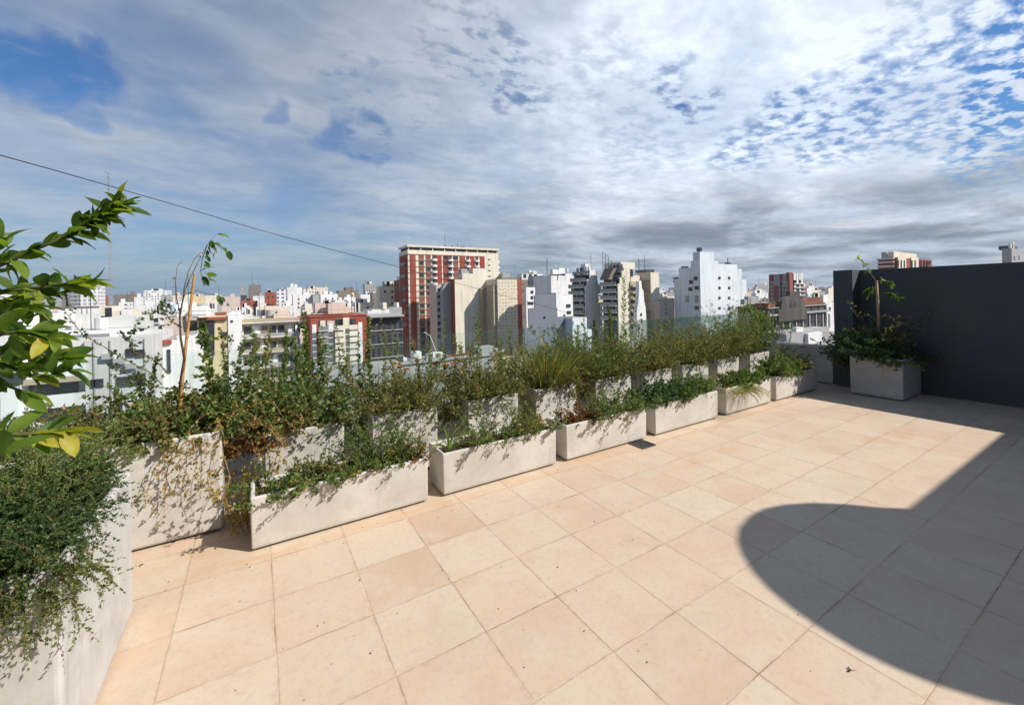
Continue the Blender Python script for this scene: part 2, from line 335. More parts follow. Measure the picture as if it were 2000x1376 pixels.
def m_glass():
    m, N, b, out = mat('railing_glass')
    t = N.n('ShaderNodeBsdfTransparent'); t.inputs[0].default_value = (.935, .98, .972, 1)
    g = N.n('ShaderNodeBsdfGlossy'); g.inputs['Roughness'].default_value = .02; g.inputs[0].default_value = (.9, 1, 1, 1)
    fr = N.n('ShaderNodeFresnel'); fr.inputs[0].default_value = 1.33
    mx = N.n('ShaderNodeMixShader'); N.l(N.math('MULTIPLY', fr.outputs[0], .8), mx.inputs[0]); N.l(t.outputs[0], mx.inputs[1]); N.l(g.outputs[0], mx.inputs[2])
    df = N.n('ShaderNodeBsdfDiffuse'); df.inputs[0].default_value = (.62, .72, .70, 1)
    tc = N.n('ShaderNodeTexCoord'); m2 = N.n('ShaderNodeMixShader'); N.l(N.math('ADD', .015, N.math('MULTIPLY', N.ss(N.noise(tc.outputs['Object'], 3, 4, .6), .4, .7), .03)), m2.inputs[0])
    N.l(mx.outputs[0], m2.inputs[1]); N.l(df.outputs[0], m2.inputs[2]); N.l(m2.outputs[0], out.inputs[0]); return m
M['glass'] = m_glass()
M['pane'] = plain('window_dark', (.035, .042, .05), .18, 0, .4, .6, .6)
M['slab'] = plain('balcony_slab', (.62, .60, .56), .8, 0, .12, .5)

def m_paint(name, col, rough=.85, streak=.38, grime=(.28, .25, .21)):
    m, N, b, o = mat(name); tc = N.n('ShaderNodeTexCoord'); P = tc.outputs['Object']
    mp = N.n('ShaderNodeMapping'); N.l(P, mp.inputs[0]); mp.inputs['Scale'].default_value = (1, 1, .12)
    r = rnd(N); off = N.n('ShaderNodeCombineXYZ'); N.l(N.math('MULTIPLY', r, 90.), off.inputs[0])
    n1 = N.noise(N.vmath('ADD', mp.outputs[0], off.outputs[0]), .55, 5, .65); n2 = N.noise(P, .16, 4, .6)
    c = N.mix(N.ss(n2, .3, .7), tuple(x*.93 for x in col), tuple(min(.86, x*1.04) for x in col))
    c = N.mix(N.math('MULTIPLY', N.ss(n1, .46, .72), streak), c, grime)
    N.l(c, b.inputs['Base Color']); b.inputs['Roughness'].default_value = rough; b.inputs['Specular IOR Level'].default_value = .2; return m
PAL = {'white': (.83, .83, .82), 'cream': (.80, .735, .60), 'yellow': (.70, .58, .36), 'pink': (.66, .54, .47), 'grey': (.40, .40, .40), 'brick': (.32, .085, .05),
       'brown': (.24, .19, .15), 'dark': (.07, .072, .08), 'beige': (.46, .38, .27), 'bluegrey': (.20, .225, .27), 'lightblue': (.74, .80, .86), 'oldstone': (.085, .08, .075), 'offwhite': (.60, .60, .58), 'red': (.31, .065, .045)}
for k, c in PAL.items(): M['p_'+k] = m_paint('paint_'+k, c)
M['rooftop'] = plain('roof_membrane', (.34, .32, .30), .9, 0, .25, .4)
M['tile_roof'] = plain('roof_terracotta', (.20, .075, .05), .85, 0, .35, .8)
def m_facade(name, col, side='xy', fh=2.9, bay=3.0, ww=.55, wh=.45, glassc=(.05, .055, .065), skip=.0, slab=.0, slabc=(.6, .6, .58)):
    """painted render with window openings; 'side' = which faces carry windows (x = faces looking along x, y = faces looking along y)"""
    m, N, b, o = mat(name); tc = N.n('ShaderNodeTexCoord'); P = tc.outputs['Object']
    s = N.n('ShaderNodeSeparateXYZ'); N.l(P, s.inputs[0])
    nn = N.n('ShaderNodeSeparateXYZ'); N.l(tc.outputs['Normal'], nn.inputs[0])
    ax = N.math('GREATER_THAN', N.math('ABSOLUTE', nn.outputs[0]), .6); ay = N.math('GREATER_THAN', N.math('ABSOLUTE', nn.outputs[1]), .6)
    r = rnd(N)
    t = N.math('ADD', N.math('MULTIPLY', s.outputs[1], ax), N.math('MULTIPLY', s.outputs[0], ay))
    bu = N.math('ADD', N.math('DIVIDE', t, N.math('ADD', bay, N.math('MULTIPLY', r, bay*.4))), 50.37)
    fz = N.math('ADD', N.math('DIVIDE', s.outputs[2], fh), 100.)
    f1 = N.math('FRACT', bu); f2 = N.math('FRACT', fz)
    w = N.math('MULTIPLY', N.math('LESS_THAN', N.math('ABSOLUTE', N.math('SUBTRACT', f1, .5)), ww/2), N.math('LESS_THAN', N.math('ABSOLUTE', N.math('SUBTRACT', f2, .55)), wh/2))
    mask = N.math('ADD', ax if 'x' in side else 0., ay if 'y' in side else 0.)
    cb = N.n('ShaderNodeCombineXYZ'); N.l(N.math('FLOOR', bu), cb.inputs[0]); N.l(N.math('FLOOR', fz), cb.inputs[1]); N.l(N.math('ADD', N.math('MULTIPLY', r, 50.), ax), cb.inputs[2])
    wn = N.n('ShaderNodeTexWhiteNoise', noise_dimensions='3D'); N.l(cb.outputs[0], wn.inputs[0])
    w = N.math('MULTIPLY', w, mask); w = N.math('MULTIPLY', w, N.math('GREATER_THAN', wn.outputs[0], skip))
    n1 = N.noise(P, .25, 5, .65)
    c = N.mix(N.ss(n1, .3, .7), tuple(x*.88 for x in col), tuple(min(.86, x*1.05) for x in col))
    if slab > 0:
        sl = N.math('MULTIPLY', N.math('LESS_THAN', f2, slab), mask); c = N.mix(sl, c, slabc)
    gc = N.mix(wn.outputs[0], glassc, tuple(min(.5, x*3.2+.03) for x in glassc))
    mp = N.n('ShaderNodeMapping'); N.l(P, mp.inputs[0]); mp.inputs['Scale'].default_value = (1, 1, .1); c = N.mix(N.math('MULTIPLY', N.ss(N.noise(mp.outputs[0], .6, 5, .65), .46, .72), .4), c, (.3, .27, .23))
    c = N.mix(w, c, gc); N.l(c, b.inputs['Base Color']); N.l(N.math('SUBTRACT', .85, N.math('MULTIPLY', w, .55)), b.inputs['Roughness']); b.inputs['Specular IOR Level'].default_value = .3
    return m
FAC = {}
for k in ('white', 'cream', 'pink', 'grey', 'brick', 'brown', 'yellow'):
    FAC[k] = [m_facade('facade_%s_a' % k, PAL[k], 'x', skip=.2), m_facade('facade_%s_b' % k, PAL[k], 'xy', bay=2.6, skip=.15), m_facade('facade_%s_c' % k, PAL[k], 'x', bay=4, ww=.78, wh=.5, slab=.2, slabc=(.5, .49, .47))]
    FAC[k].append(m_facade('facade_%s_d' % k, PAL[k], 'xy', bay=3.6, ww=.35, wh=.3, skip=.45))

# ------------------------------------------------------------------ the terrace
GZ = -33.0
o = MB().box(-2.2, 14, -6, 5.4, -.30, 0).build('terrace_floor', M['tiles']); tag(o, kind='structure')
b = MB().box(-2.2, 14, -6, 5.4, GZ, -.304); o = b.build('host_building', M['p_white']); tag(o, 'white block whose rooftop carries the tiled terrace', 'building')

def planter(name, u0, u1, w0, w1, h, label, group, m='planter', lip=.028, soil=.05, bev=.012):
    cx, cy = (u0+u1)/2, (w0+w1)/2; e = empty(name, (cx, cy, 0), label, 'planter', group)
    a, c = (u1-u0)/2, (w1-w0)/2; g = .014; t = lip
    vs = []; fs = []
    def ring(x, y, z): vs.extend([(-x, -y, z), (x, -y, z), (x, y, z), (-x, y, z)])
    ring(a-.004, c-.004, g); ring(a, c, h); ring(a-t, c-t, h); ring(a-t-.006, c-t-.006, h-.22 if h > .3 else h*.4)
    for k in range(3):
        for i in range(4): fs.append((k*4+i, k*4+(i+1) % 4, k*4+4+(i+1) % 4, k*4+4+i))
    fs.append((3, 2, 1, 0)); fs.append((12, 13, 14, 15))
    me = bpy.data.meshes.new('box'); me.from_pydata(vs, [], fs); me.materials.append(M[m]); me.update()
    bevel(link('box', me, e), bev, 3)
    MB().box(-a+.03, a-.03, -c+.03, c-.03, 0, g).build('foot', M['metal_d'], e)
    n = 14; sm = MB(); rng = random.Random(int(u0*100)); x0, x1, y0, y1 = -a+t+.002, a-t-.002, -c+t+.002, c-t-.002
    for j in range(6):
        for i in range(n): sm.v.append((x0+(x1-x0)*i/(n-1), y0+(y1-y0)*j/5, h-soil-rng.random()*.018))
    for j in range(5):
        for i in range(n-1): sm.f.append((j*n+i, j*n+i+1, j*n+n+i+1, j*n+n+i)); sm.m.append(0)
    sm.build('soil', M['soil'], e)
    return e
FP = [(-.062, 1.155), (1.280, 2.450), (2.570, 3.725), (3.868, 5.075), (5.252, 6.370), (6.51, 7.80)]
FLAB = ['long low concrete planter nearest the camera, half bare at its right end', 'long low concrete planter with lily blades at its left end',
        'long low concrete planter beside the floor drain, rusty stems and thin weeds in it', 'long low concrete planter just beyond the floor drain, filled with dense dark green herbs',
        'long low concrete planter with grassy blades drooping over its front, second last', 'long low concrete planter at the far end, half in wall shade']
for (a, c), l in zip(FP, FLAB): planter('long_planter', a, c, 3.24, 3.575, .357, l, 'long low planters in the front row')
BP = [(.03, .625), (.856, 1.475), (1.80, 2.40), (2.625, 3.215), (3.517, 4.14), (4.391, 4.95), (5.177, 5.795), (6.015, 6.60), (6.915, 7.52)]
ordn = ['first', 'second', 'third', 'fourth', 'fifth', 'sixth', 'seventh', 'eighth', 'ninth']
BLAB = ['square planter of the back row behind the left half of the nearest long planter', 'square planter of the back row with straw stems and a diagonal shadow on its face',
        'square planter of the back row behind the lily blades, overgrown with weeds', 'square planter of the back row holding the tufted green grass',
        'square planter of the back row behind the rusty stems, speckled with leaf shadows', 'square planter of the back row directly behind the dense dark herbs',
        'seventh square planter from the left in the back row, bushy olive plants', 'eighth square planter from the left in the back row, sunlit right face', 'last square planter of the back row, farthest from the camera']
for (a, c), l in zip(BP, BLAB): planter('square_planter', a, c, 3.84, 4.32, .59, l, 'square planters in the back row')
planter('tall_planter', -1.43, -.232, 3.67, 4.22, .715, 'tall wide concrete planter at the left with a yellow vine hanging over its face', 'large planters', bev=.035, lip=.035)
planter('corner_planter', 7.90, 8.66, 2.20, 2.84, .60, 'big square concrete planter in the shade against the dark wall, small tree in it', 'large planters', m='planter_grey', bev=.04, lip=.04)
planter('end_planter', 8.42, 8.66, 3.26, 4.45, .645, 'pale low trough closing the end of the terrace beside the dark pillar', 'large planters')
# large planter at the lower left
planter('large_planter', -1.60, -.585, 2.02, 2.97, .76, 'large pale grey planter at the lower left edge overhung by dark green trailing shrubs', 'large planters', m='planter_grey', bev=.05, lip=.04)

# dark wall and its pillar
e = empty('boundary_wall', (8.7, 0, 0), 'dark slate painted boundary wall with a short return pillar at its left end', 'wall')
MB().box(0, .22, -5.9, 3.22, .02, 1.95).build('wall_face', M['wall'], e)
MB().box(-.30, -.001, 2.955, 3.222, .02, 1.952).build('pillar', M['wall'], e)
MB().box(-.004, .2, -5.9, 3.22, .0, .02).build('base_joint', M['metal_d'], e)
# low curb with the glass balustrades
e = empty('curb_wall', (-1.75, 4.9, 0), 'low white curb running round the outer edge of the terrace under the glass', 'wall')
MB().box(-.11, .10, -5.0, .0, .0, .30).box(.10, 10.6, -.12, 0, .0, .28).build('curb', M['curb'], e)
def railing(name, horiz, segs, pos, z0, z1, label):
    e = empty(name, (segs[0], pos, 0) if horiz else (pos, segs[0], 0), label, 'railing', 'glass railings of the terrace')
    L = segs[-1]-segs[0]
    ch = MB(); ch.box(0, L, -.03, .03, z0, z0+.07) if horiz else ch.box(-.03, .03, 0, L, z0, z0+.07); bevel(ch.build('base_channel', M['metal_g'], e), .006)
    for a, c in zip(segs[:-1], segs[1:]):
        a -= segs[0]; c -= segs[0]; p = MB()
        if horiz: p.box(a+.006, c-.006, -.006, .006, z0+.071, z1)
        else: p.box(-.006, .006, a+.006, c-.006, z0+.071, z1)
        p.build('glass_panel', M['glass'], e)
railing('glass_railing', True, [-1.70, -.2, 1.4, 2.98, 4.6, 6.0, 7.24, 8.68], 4.80, .28, 1.19, 'clear glass railing behind the back row of planters')
railing('glass_railing', False, [.0, 1.6, 3.2, 4.76], -1.78, .30, 1.19, 'clear glass railing on the left side behind the trailing shrubs')

# penthouse behind the camera: its flat roof with a rounded corner throws the big floor shadow
HZ = 2.9; SO = .83*HZ
crv = [(13.5, -1.12), (7.1, -1.12), (4.13, -1.12), (3.98, -1.24), (3.83, -1.40), (3.66, -1.54), (3.45, -1.65), (3.25, -1.705), (3.05, -1.705), (2.85, -1.66), (2.69, -1.58), (2.57, -1.48), (2.47, -1.36), (2.40, -1.24), (2.35, -1.10), (2.325, -.96), (2.32, -.82), (2.345, -.68), (2.39, -.56), (2.46, -.44), (2.56, -.32), (2.8, -.12), (3.2, .15), (3.7, .45), (4.3, .75), (5.0, 1.0), (5.8, 3.0), (13.5, 3.0)]
poly = [(u+SO, -v-SO) for u, v in crv]
e = empty('penthouse', (7, -2.4, 0), 'penthouse room beside the terrace whose rounded flat roof throws the floor shadow', 'building')
pp = [(x-7, y+2.4) for x, y in reversed(poly)]
area = sum(pp[i][0]*pp[(i+1) % len(pp)][1]-pp[(i+1) % len(pp)][0]*pp[i][1] for i in range(len(pp)))
if area < 0: pp = pp[::-1]
MB().prism(pp, HZ, HZ+.02).build('roof', M['curb'], e)
MB().box(1.2, 6.8, -3.4, .5, 0, HZ-.004).box(-9., 1.199, -3.6, -1.2, 0, HZ-.006).build('wall', M['wall'], e)  # second box is an added unseen wall that dims the ambient light
MB().box(-16, 7., -10, -3.4, 0, 6.4).build('sky_blocker', M['wall'], e); MB().box(2.0, 4.2, .502, .55, .02, 2.2).build('window', M['pane'], e)  # tall block is added out of view to cut sky light on the terrace

# floor drain, twig and grit
p = on_z(1254, 868)
e = empty('floor_drain', (p.x, p.y, 0), 'small square metal floor drain in front of the third long planter', 'drain')
b = MB()
for i in range(7): b.box(-.085+i*.0255, -.085+i*.0255+.014, -.085, .085, .0046, .008)
b.box(-.1, .1, -.1, -.086, .0042, .009).box(-.1, .1, .086, .1, .0042, .009).box(-.1, -.086, -.085, .085, .0042, .009).box(.086+.012, .1+.012, -.085, .085, .0042, .009)
b.build('grate', M['metal_d'], e); MB().box(-.1, .11, -.1, .1, .001, .004).build('recess', M['black'], e)
p = on_z(1662, 1311); e = empty('dry_leaf', (p.x, p.y, 0), 'small curled dry leaf lying on the sunlit tiles near the big shadow', 'leaf'); b = MB()
b.tube([(-.02, .012, .004), (-.008, .004, .007), (.006, .007, .006), (.018, -.004, .004)], [.003, .005, .004, .001], 5)
b.tube([(.006, .007, .006), (.014, .018, .008), (.02, .02, .005)], [.004, .004, .001], 5); b.build('blade', M['bark'], e); e.scale = (.72, .72, .72)
MB().tube([(.018, -.004, .004), (.03, -.012, .003)], .0012, 4).build('stalk', M['stem_b'], e)
rng = random.Random(5); b = MB()
for i in range(150):
    x, y = rng.choice([(rng.uniform(-.5, 6), rng.uniform(.6, 3.2)), (rng.uniform(-.5, 7), rng.uniform(3.0, 3.23)), (rng.uniform(-.2, 2.5), rng.uniform(1.0, 3.1))])
    s = rng.uniform(.0015, .0045); a = rng.random()*6.3
    b.tube([(x, y, .003), (x+math.cos(a)*s*2, y+math.sin(a)*s*2, .003)], [s*.7, s*.3], 4)
o = b.build('leaf_litter', M['bark']); tag(o, 'dark specks of grit and leaf bits on the tiles', 'litter', kind='stuff')
# ------------------------------------------------------------------ the city
HAZE = .00013
o = MB().box(-9000, 9000, -9000, 9000, GZ-.5, GZ).build('ground', plain('asphalt', (.09, .09, .095), .95, 0, .3, .02)); tag(o, kind='structure')
FA = Vector((1, 0, 0)); FB = Vector((0, 1, 0))
def solve(P, dr, x):
    q = P-C0; k = (x-1000)/FPX
    return (k*q.dot(cF)-q.dot(R2))/(dr.dot(R2)-k*dr.dot(cF))
class Bld:
    """a building aligned with the street grid; corner seen at pixel column xc, D metres away"""
    def __init__(s, name, xc, ytop, D, label, cat='building', group=None):
        s.P = at_d(xc, ytop, D); s.xc = xc; s.D = D; s.z = s.P.z
        s.e = empty(name, (s.P.x, s.P.y, GZ), label, cat, group); s.u0 = s.P.x; s.w0 = s.P.y
    def U(s, x): return solve(s.P, FA, x)          # local x of a pixel column on the front plane
    def W(s, x, u=0.): return solve(s.P+FA*u, FB, x)
    def Z(s, x, y, u=None, w=0.):                     # local height of a pixel on the front plane (or the side plane)
        p = on_w(x, y, s.w0+w) if u is None else on_u(x, y, s.u0+u)
        return p.z-GZ
    def part(s, mb, name, m): return mb.build(name, m, s.e)
    def wins(s, lst, side='y', plane=0., sz=(.9, 1.1), name='window', m='pane', dep=.12):
        """window parts at pixel positions on the front (y) or side (x) plane"""
        key = (side, sz, dep, m); me = WM.get(key)
        if me is None:
            b = MB(); a, c = sz[0]/2, sz[1]/2
            if side == 'y': b.box(-a, a, -dep, .05, -c, c)
            else: b.box(-dep if side == 'x' else -.05, .05 if side == 'x' else dep, -a, a, -c, c)
            me = WM[key] = b.mesh(name, M[m])
        for x, y in lst:
            p = on_w(x, y, s.w0+plane) if side == 'y' else on_u(x, y, s.u0+plane)
            o = bpy.data.objects.new(name, me); COL.objects.link(o); o.parent = s.e
            o.location = (p.x-s.u0, p.y-s.w0, p.z-GZ)
WM = {}
occ = []
def foot(B, x0, x1, y0, y1): occ.append((B.u0+x0, B.u0+x1, B.w0+y0, B.w0+y1))
def roofbits(B, x0, x1, y0, y1, z, seed, n=3, mm='p_white'):
    r = random.Random(seed)
    for i in range(n):
        w = min((x1-x0)*.4, r.uniform(1.6, 4)); d = min((y1-y0)*.4, r.uniform(1.5, 4)); h = r.uniform(1.2, 3.0)
        x = r.uniform(x0+.2, x1-w-.2); y = r.uniform(y0+.2, y1-d-.2)
        MB().box(x, x+w, y, y+d, z, z+h).build('roof_box', M[mm], B.e)
    for i in range(max(1, n//2)):
        x = r.uniform(x0+.8, x1-.8); y = r.uniform(y0+.6, y1-.6); B.part(MB().tube([(x, y, z), (x, y, z+.7), (x, y, z+.72), (x, y, z+2.)], [.12, .12, .75, .75], 10), 'water_tank', M['p_'+r.choice(['white', 'grey', 'lightblue'])])
    B.part(MB().box(x0+.1, x1-.1, y0+.08, y0+.13, z+.85, z+.92), 'rail', M['metal_g'])
    if r.random() < .8:
        x = r.uniform(x0+1, x1-1); y = r.uniform(y0+.3, y0+3); h = r.uniform(3, 8)
        MB().tube([(x, y, z), (x, y, z+h)], .05, 4).box(x-.5, x+.5, y-.02, y+.02, z+h*.8, z+h*.8+.05).build('antenna', M['metal_d'], B.e)
def stepped(B, fr, sd, m, mroof='rooftop', dep=None, parapet=.0):
    """front steps [(x0,x1,ytop)] and side steps [(xfar,ytop)] going away from the camera"""
    w1 = B.W(sd[0][0]) if sd else (dep or 12.)
    first = True; tops = []
    for i, (x0, x1, yt) in enumerate(fr):
        a = B.U(x0) if i or x0 != B.xc else 0.; c = B.U(x1); z = B.Z((x0+x1)/2, yt)
        B.part(MB().box(a, c, 0, w1, 0, z), 'wall', m); tops.append((a, c, z))
        B.part(MB().box(a+.15, c-.15, .15, w1-.15, z+.003, z+.06), 'roof', M[mroof])
    foot(B, 0 if fr[0][0] == B.xc else B.U(fr[0][0]), B.U(fr[-1][1]), 0, w1)
    W = w1; a0 = tops[0][0]; c0 = B.U(fr[-1][1])
    for xf, yt in sd[1:]:
        w2 = B.W(xf); z = B.Z((xf), yt, u=0.)
        B.part(MB().box(a0, max(a0+4, c0*.8), W+.002, w2, 0, z), 'rear_wing', m); W = w2
    return tops, w1

# --- red and white residential tower
B = Bld('residential_tower', 796, 478, 195, 'tall cream residential tower with red panel stripes and columns of balconies', 'tower')
w1 = B.W(786); WD = B.U(973); zt = B.Z(885, 482); dep = max(14., w1); fh = 2.9
foot(B, 0, WD, 0, dep)
B.part(MB().box(0, WD, 0, dep, 0, zt-2.3), 'wall', M['p_cream'])
B.part(MB().box(-.3, WD+.3, -.5, dep, zt-.9, zt), 'roof', M['p_cream'])
B.part(MB().box(.6, WD-.6, .8, dep-1, zt-2.3, zt-.9), 'roof_storey', M['p_dark'])
for i in range(9):
    x = .2+i*(WD-.6)/8; B.part(MB().box(x, x+.35, 0, .5, zt-2.3, zt-.9), 'roof_post', M['p_cream'])
cols = [(198, 256, 'red'), (284, 338, 'win'), (352, 405, 'win'), (418, 455, 'bal'), (456, 510, 'red'), (522, 579, 'redwin'), (580, 610, 'bal'), (618, 672, 'win'), (684, 742, 'win'), (750, 780, 'bal'), (787, 832, 'red'), (840, 868, 'bal'), (882, 930, 'red')]
ztp = zt-4.3
nfl = int(ztp/fh); z0 = ztp-nfl*fh
winm = {}; cnt = 0; rg = random.Random(3); stf = MB()
balm = MB()
for k in range(9):
    th0 = math.pi*k/9; th1 = math.pi*(k+1)/9
pts = [(1.5*math.cos(math.pi+math.pi*k/10), 1.15*math.sin(math.pi+math.pi*k/10)) for k in range(11)]
balm.prism(pts, 0, .95)
bmesh_b = balm.mesh('balcony', M['p_white'])
for (a, c, kd) in cols:
    xa = B.U(760+a/5); xc = B.U(760+c/5)
    if kd == 'red': B.part(MB().box(xa, xc, -.14, 0, 3, ztp), 'red_panel', M['p_red'])
    if kd in ('win', 'redwin'):
        B.part(MB().box(xa, xc, -.06, 0, 3, ztp), 'shutter_panel', M['p_brown' if kd == 'win' and a in (352, 618, 284) else 'p_brick' if kd == 'win' else 'p_red'])
        for f in range(nfl):
            if f < 3: continue
            z = z0+f*fh+1.0; ww = xc-xa-.7; r = rg.random()
            mname = 'pane' if r < .6 else ('p_brick' if r < .92 else 'p_red')
            if cnt < 96:
                key = (round(ww, 1), mname)
                if key not in winm: winm[key] = MB().box(0, round(ww, 1), -.12, -.061, 0, 1.5).mesh('window', M[mname])
                link('window', winm[key], B.e, (xa+.35, 0, z)); cnt += 1
    if kd == 'bal':
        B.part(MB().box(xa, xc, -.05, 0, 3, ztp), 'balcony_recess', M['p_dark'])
        for f in range(nfl):
            if f < 4: continue
            link('balcony', bmesh_b, B.e, ((xa+xc)/2, 0, z0+f*fh))
b = MB()
for f in range(nfl+1): b.box(-.05, WD-8.5, -.24, -.15, z0+f*fh-.12, z0+f*fh+.08)
B.part(b, 'floor_band', M['p_brick'])
for f in range(nfl-8, nfl):
    B.part(MB().box(WD-6.2, WD-4.9, -.05, .05, z0+f*fh+1.1, z0+f*fh+1.7), 'window', M['pane'])
    B.part(MB().box(WD-.01, WD+1.1, .6, 3.4, z0+f*fh, z0+f*fh+1.), 'side_balcony', M['p_white'])
B.part(MB().box(-.06, 0, .2, dep-.5, 3, ztp), 'red_panel', M['p_brick'])
for f in range(5, nfl): B.part(MB().box(-1., -.061, 1.5, 4.5, z0+f*fh, z0+f*fh+.9), 'side_balcony', M['p_red']); B.part(MB().box(-.12, -.061, 5, dep-2, z0+f*fh+.9, z0+f*fh+2.3), 'side_window', M['p_red' if f % 2 else 'pane'])
for x, h in ((WD*.42, 7), (WD*.56, 2.5), (WD*.6, 2), (WD*.63, 2.4), (WD*.5, 1.6)): B.part(MB().tube([(x, 4, zt), (x, 4, zt+h)], .09, 4).box(x-.5, x+.5, 3.6, 4.4, zt, zt+.9), 'antenna', M['metal_d'])

# --- cream stepped block in front of the tower
B = Bld('apartment_block', 888, 546, 182, 'cream stepped block with a brick red side strip in front of the tower', 'apartment block')
w1 = B.W(878); tops, w1 = stepped(B, [(888, 903, 546), (903, 924, 534), (924, 951, 524)], [(880, 546)], M['p_cream'])
B.part(MB().box(-.10, 0, 0, w1, 0, B.z-GZ), 'brick_side', M['p_brick'])
B.part(MB().box(-.1, 3, w1+.01, w1+6, 0, B.z-GZ-1.5), 'rear_wing', M['p_grey'])
B.wins([(897, y) for y in range(0)], sz=(.9, 1.1))
B.part(MB().box(B.U(905), B.U(917), 2, 5, tops[1][2], tops[1][2]+2.2), 'roof_box', M['p_grey'])
b = MB().extr([(0, 0), (B.U(888+27)-B.U(888), 0), (0, 1)], 0, 1)
# grey wing behind it, left, with curved top and windows
B = Bld('apartment_block', 864, 553, 184, 'slim grey block with a rounded top wedged against the tower', 'apartment block')
wd = B.U(879.5); B.part(MB().extr([(0, 0), (wd, 0), (wd, B.z-GZ+.2), (wd*.75, B.z-GZ+.3), (wd*.4, B.z-GZ-.2), (.6, B.z-GZ-1.2), (0, B.z-GZ-2.6)], 0, 10), 'wall', M['p_grey']); foot(B, 0, wd, 0, 10)
B.wins([(855.5+3, 565+i*13.2) for i in range(8)], 'x', 0., (1.2, 1.3))
B = Bld('apartment_block', 852, 556, 186, 'narrow block of dark windows squeezed between the tower and the grey slim block', 'apartment block')
wd = B.U(866); B.part(MB().box(0, wd, 0, 9, 0, B.z-GZ), 'wall', M['p_pink']); foot(B, 0, wd, 0, 9)
B.wins([(858, 566+i*13.) for i in range(8)], 'y', 0., (1.6, 1.5))
# --- recessed wing with window columns and the patterned facade
B = Bld('apartment_block', 941, 562, 186, 'beige recessed block with two columns of small dark windows', 'apartment block')
wd = B.U(971); B.part(MB().box(0, wd, 0, 12, 0, B.z-GZ), 'wall', M['p_beige']); foot(B, 0, wd, 0, 12)
B.part(MB().box(B.U(951), B.U(971)-.3, 3, 9, B.z-GZ, B.z-GZ+3.4), 'roof_box', M['p_cream'])
B.wins([(952.5, 572+i*13.4) for i in range(8)], 'y', 0., (1.1, 1.9)); B.wins([(963, 573+i*13.4) for i in range(8)], 'y', 0., (2.3, 1.9)); B.wins([(952, 486+i*11.6) for i in range(0)])
def m_lattice():
    m, N, b, o = mat('pierced_facade'); tc = N.n('ShaderNodeTexCoord'); P = tc.outputs['Object']
    mp = N.n('ShaderNodeMapping'); N.l(P, mp.inputs[0]); mp.inputs['Scale'].default_value = (1, 1, 1)
    br = N.n('ShaderNodeTexBrick', offset=.5); N.l(mp.outputs[0], br.inputs[0])
    s = N.n('ShaderNodeSeparateXYZ'); N.l(P, s.inputs[0]); c = N.n('ShaderNodeCombineXYZ'); N.l(s.outputs[0], c.inputs[0]); N.l(s.outputs[2], c.inputs[1])
    n = N.noise(c.outputs[0], 1.1, 2, .5); n2 = N.noise(c.outputs[0], .9, 1, .5)
    f1 = N.math('FRACT', N.math('DIVIDE', s.outputs[2], 1.45)); f2 = N.math('FRACT', N.math('DIVIDE', s.outputs[0], 1.5))
    g = N.math('MULTIPLY', N.math('GREATER_THAN', f1, .35), N.math('GREATER_THAN', f2, .3)); g = N.math('MULTIPLY', g, N.math('GREATER_THAN', n, .47))
    col = N.mix(N.math('MULTIPLY', g, .75), (.74, .67, .53), (.36, .31, .23)); N.l(col, b.inputs['Base Color']); b.inputs['Roughness'].default_value = .9
    return m
B = Bld('apartment_block', 971.5, 546, 181, 'cream block covered with a grid of small pierced openings and a brick red right edge', 'apartment block')
wd = B.U(1010); w2 = B.U(1018.5); B.part(MB().box(0, wd, 0, 13, 0, B.z-GZ), 'wall', m_lattice()); B.part(MB().box(wd+.002, w2, -.05, 13, 0, B.z-GZ+.1), 'brick_side', M['p_brick'])
B.part(MB().box(.2, wd, .2, 12, B.z-GZ+.003, B.z-GZ+.3), 'roof', M['rooftop']); foot(B, 0, w2, 0, 13)
B.part(MB().box(-1.6, -.01, 1, 9, 0, B.z-GZ-2.2), 'stair_wing', M['p_beige'])
# --- dark block right behind
B = Bld('apartment_block', 978, 536, 215, 'low jumble of roof rooms just right of the striped tower', 'apartment block')
wd = B.U(1014); B.part(MB().box(0, wd, 0, 12, 0, B.z-GZ-1.5), 'wall', FAC['brown'][1]); foot(B, 0, wd, 0, 12); roofbits(B, 0, wd, 0, 12, B.z-GZ-1.5, 3, 5, 'p_grey')
B = Bld('apartment_block', 1018.5, 546, 190, 'dark sided block showing as a narrow strip behind the pierced facade', 'apartment block')
wd = B.U(1034); B.part(MB().box(0, wd, 0, 12, 0, B.z-GZ), 'wall', FAC['brown'][1]); foot(B, 0, wd, 0, 12)
# --- white blocks
B = Bld('apartment_block', 1028, 601, 112, 'white stepped block with small square windows left of the grey stepped gable', 'apartment block')
stepped(B, [(1028, 1046, 561)], [(1026, 561)], M['p_white'], dep=9)
B.wins([(1039, 570), (1039, 581), (1039, 592), (1033, 592)], 'y', 0, (.8, .8))
B = Bld('apartment_block', 1019, 535, 198, 'white block with a flat top and three windows under the roofline', 'apartment block')
stepped(B, [(1019, 1060, 535)], [], FAC['white'][0], dep=4); B.wins([(1025, 539), (1036, 539), (1046, 539), (1054, 543), (1043, 545)], 'y', 0, (1.6, 1.8))
roofbits(B, 0, B.U(1060), 0, 4, B.z-GZ, 8, 2)
B = Bld('apartment_block', 1061, 540, 150, 'grey block of shaded balconies with a tall thin antenna on its roof', 'apartment block')
stepped(B, [(1061, 1074, 538), (1074, 1080, 545)], [], FAC['grey'][2], dep=10); B.part(MB().tube([(4, 3, B.z-GZ), (4, 3, B.z-GZ+7)], .12, 4), 'antenna', M['metal_d'])
B = Bld('apartment_block', 1076, 538, 132, 'white block with a sloping stepped profile beside the antenna roof', 'apartment block')
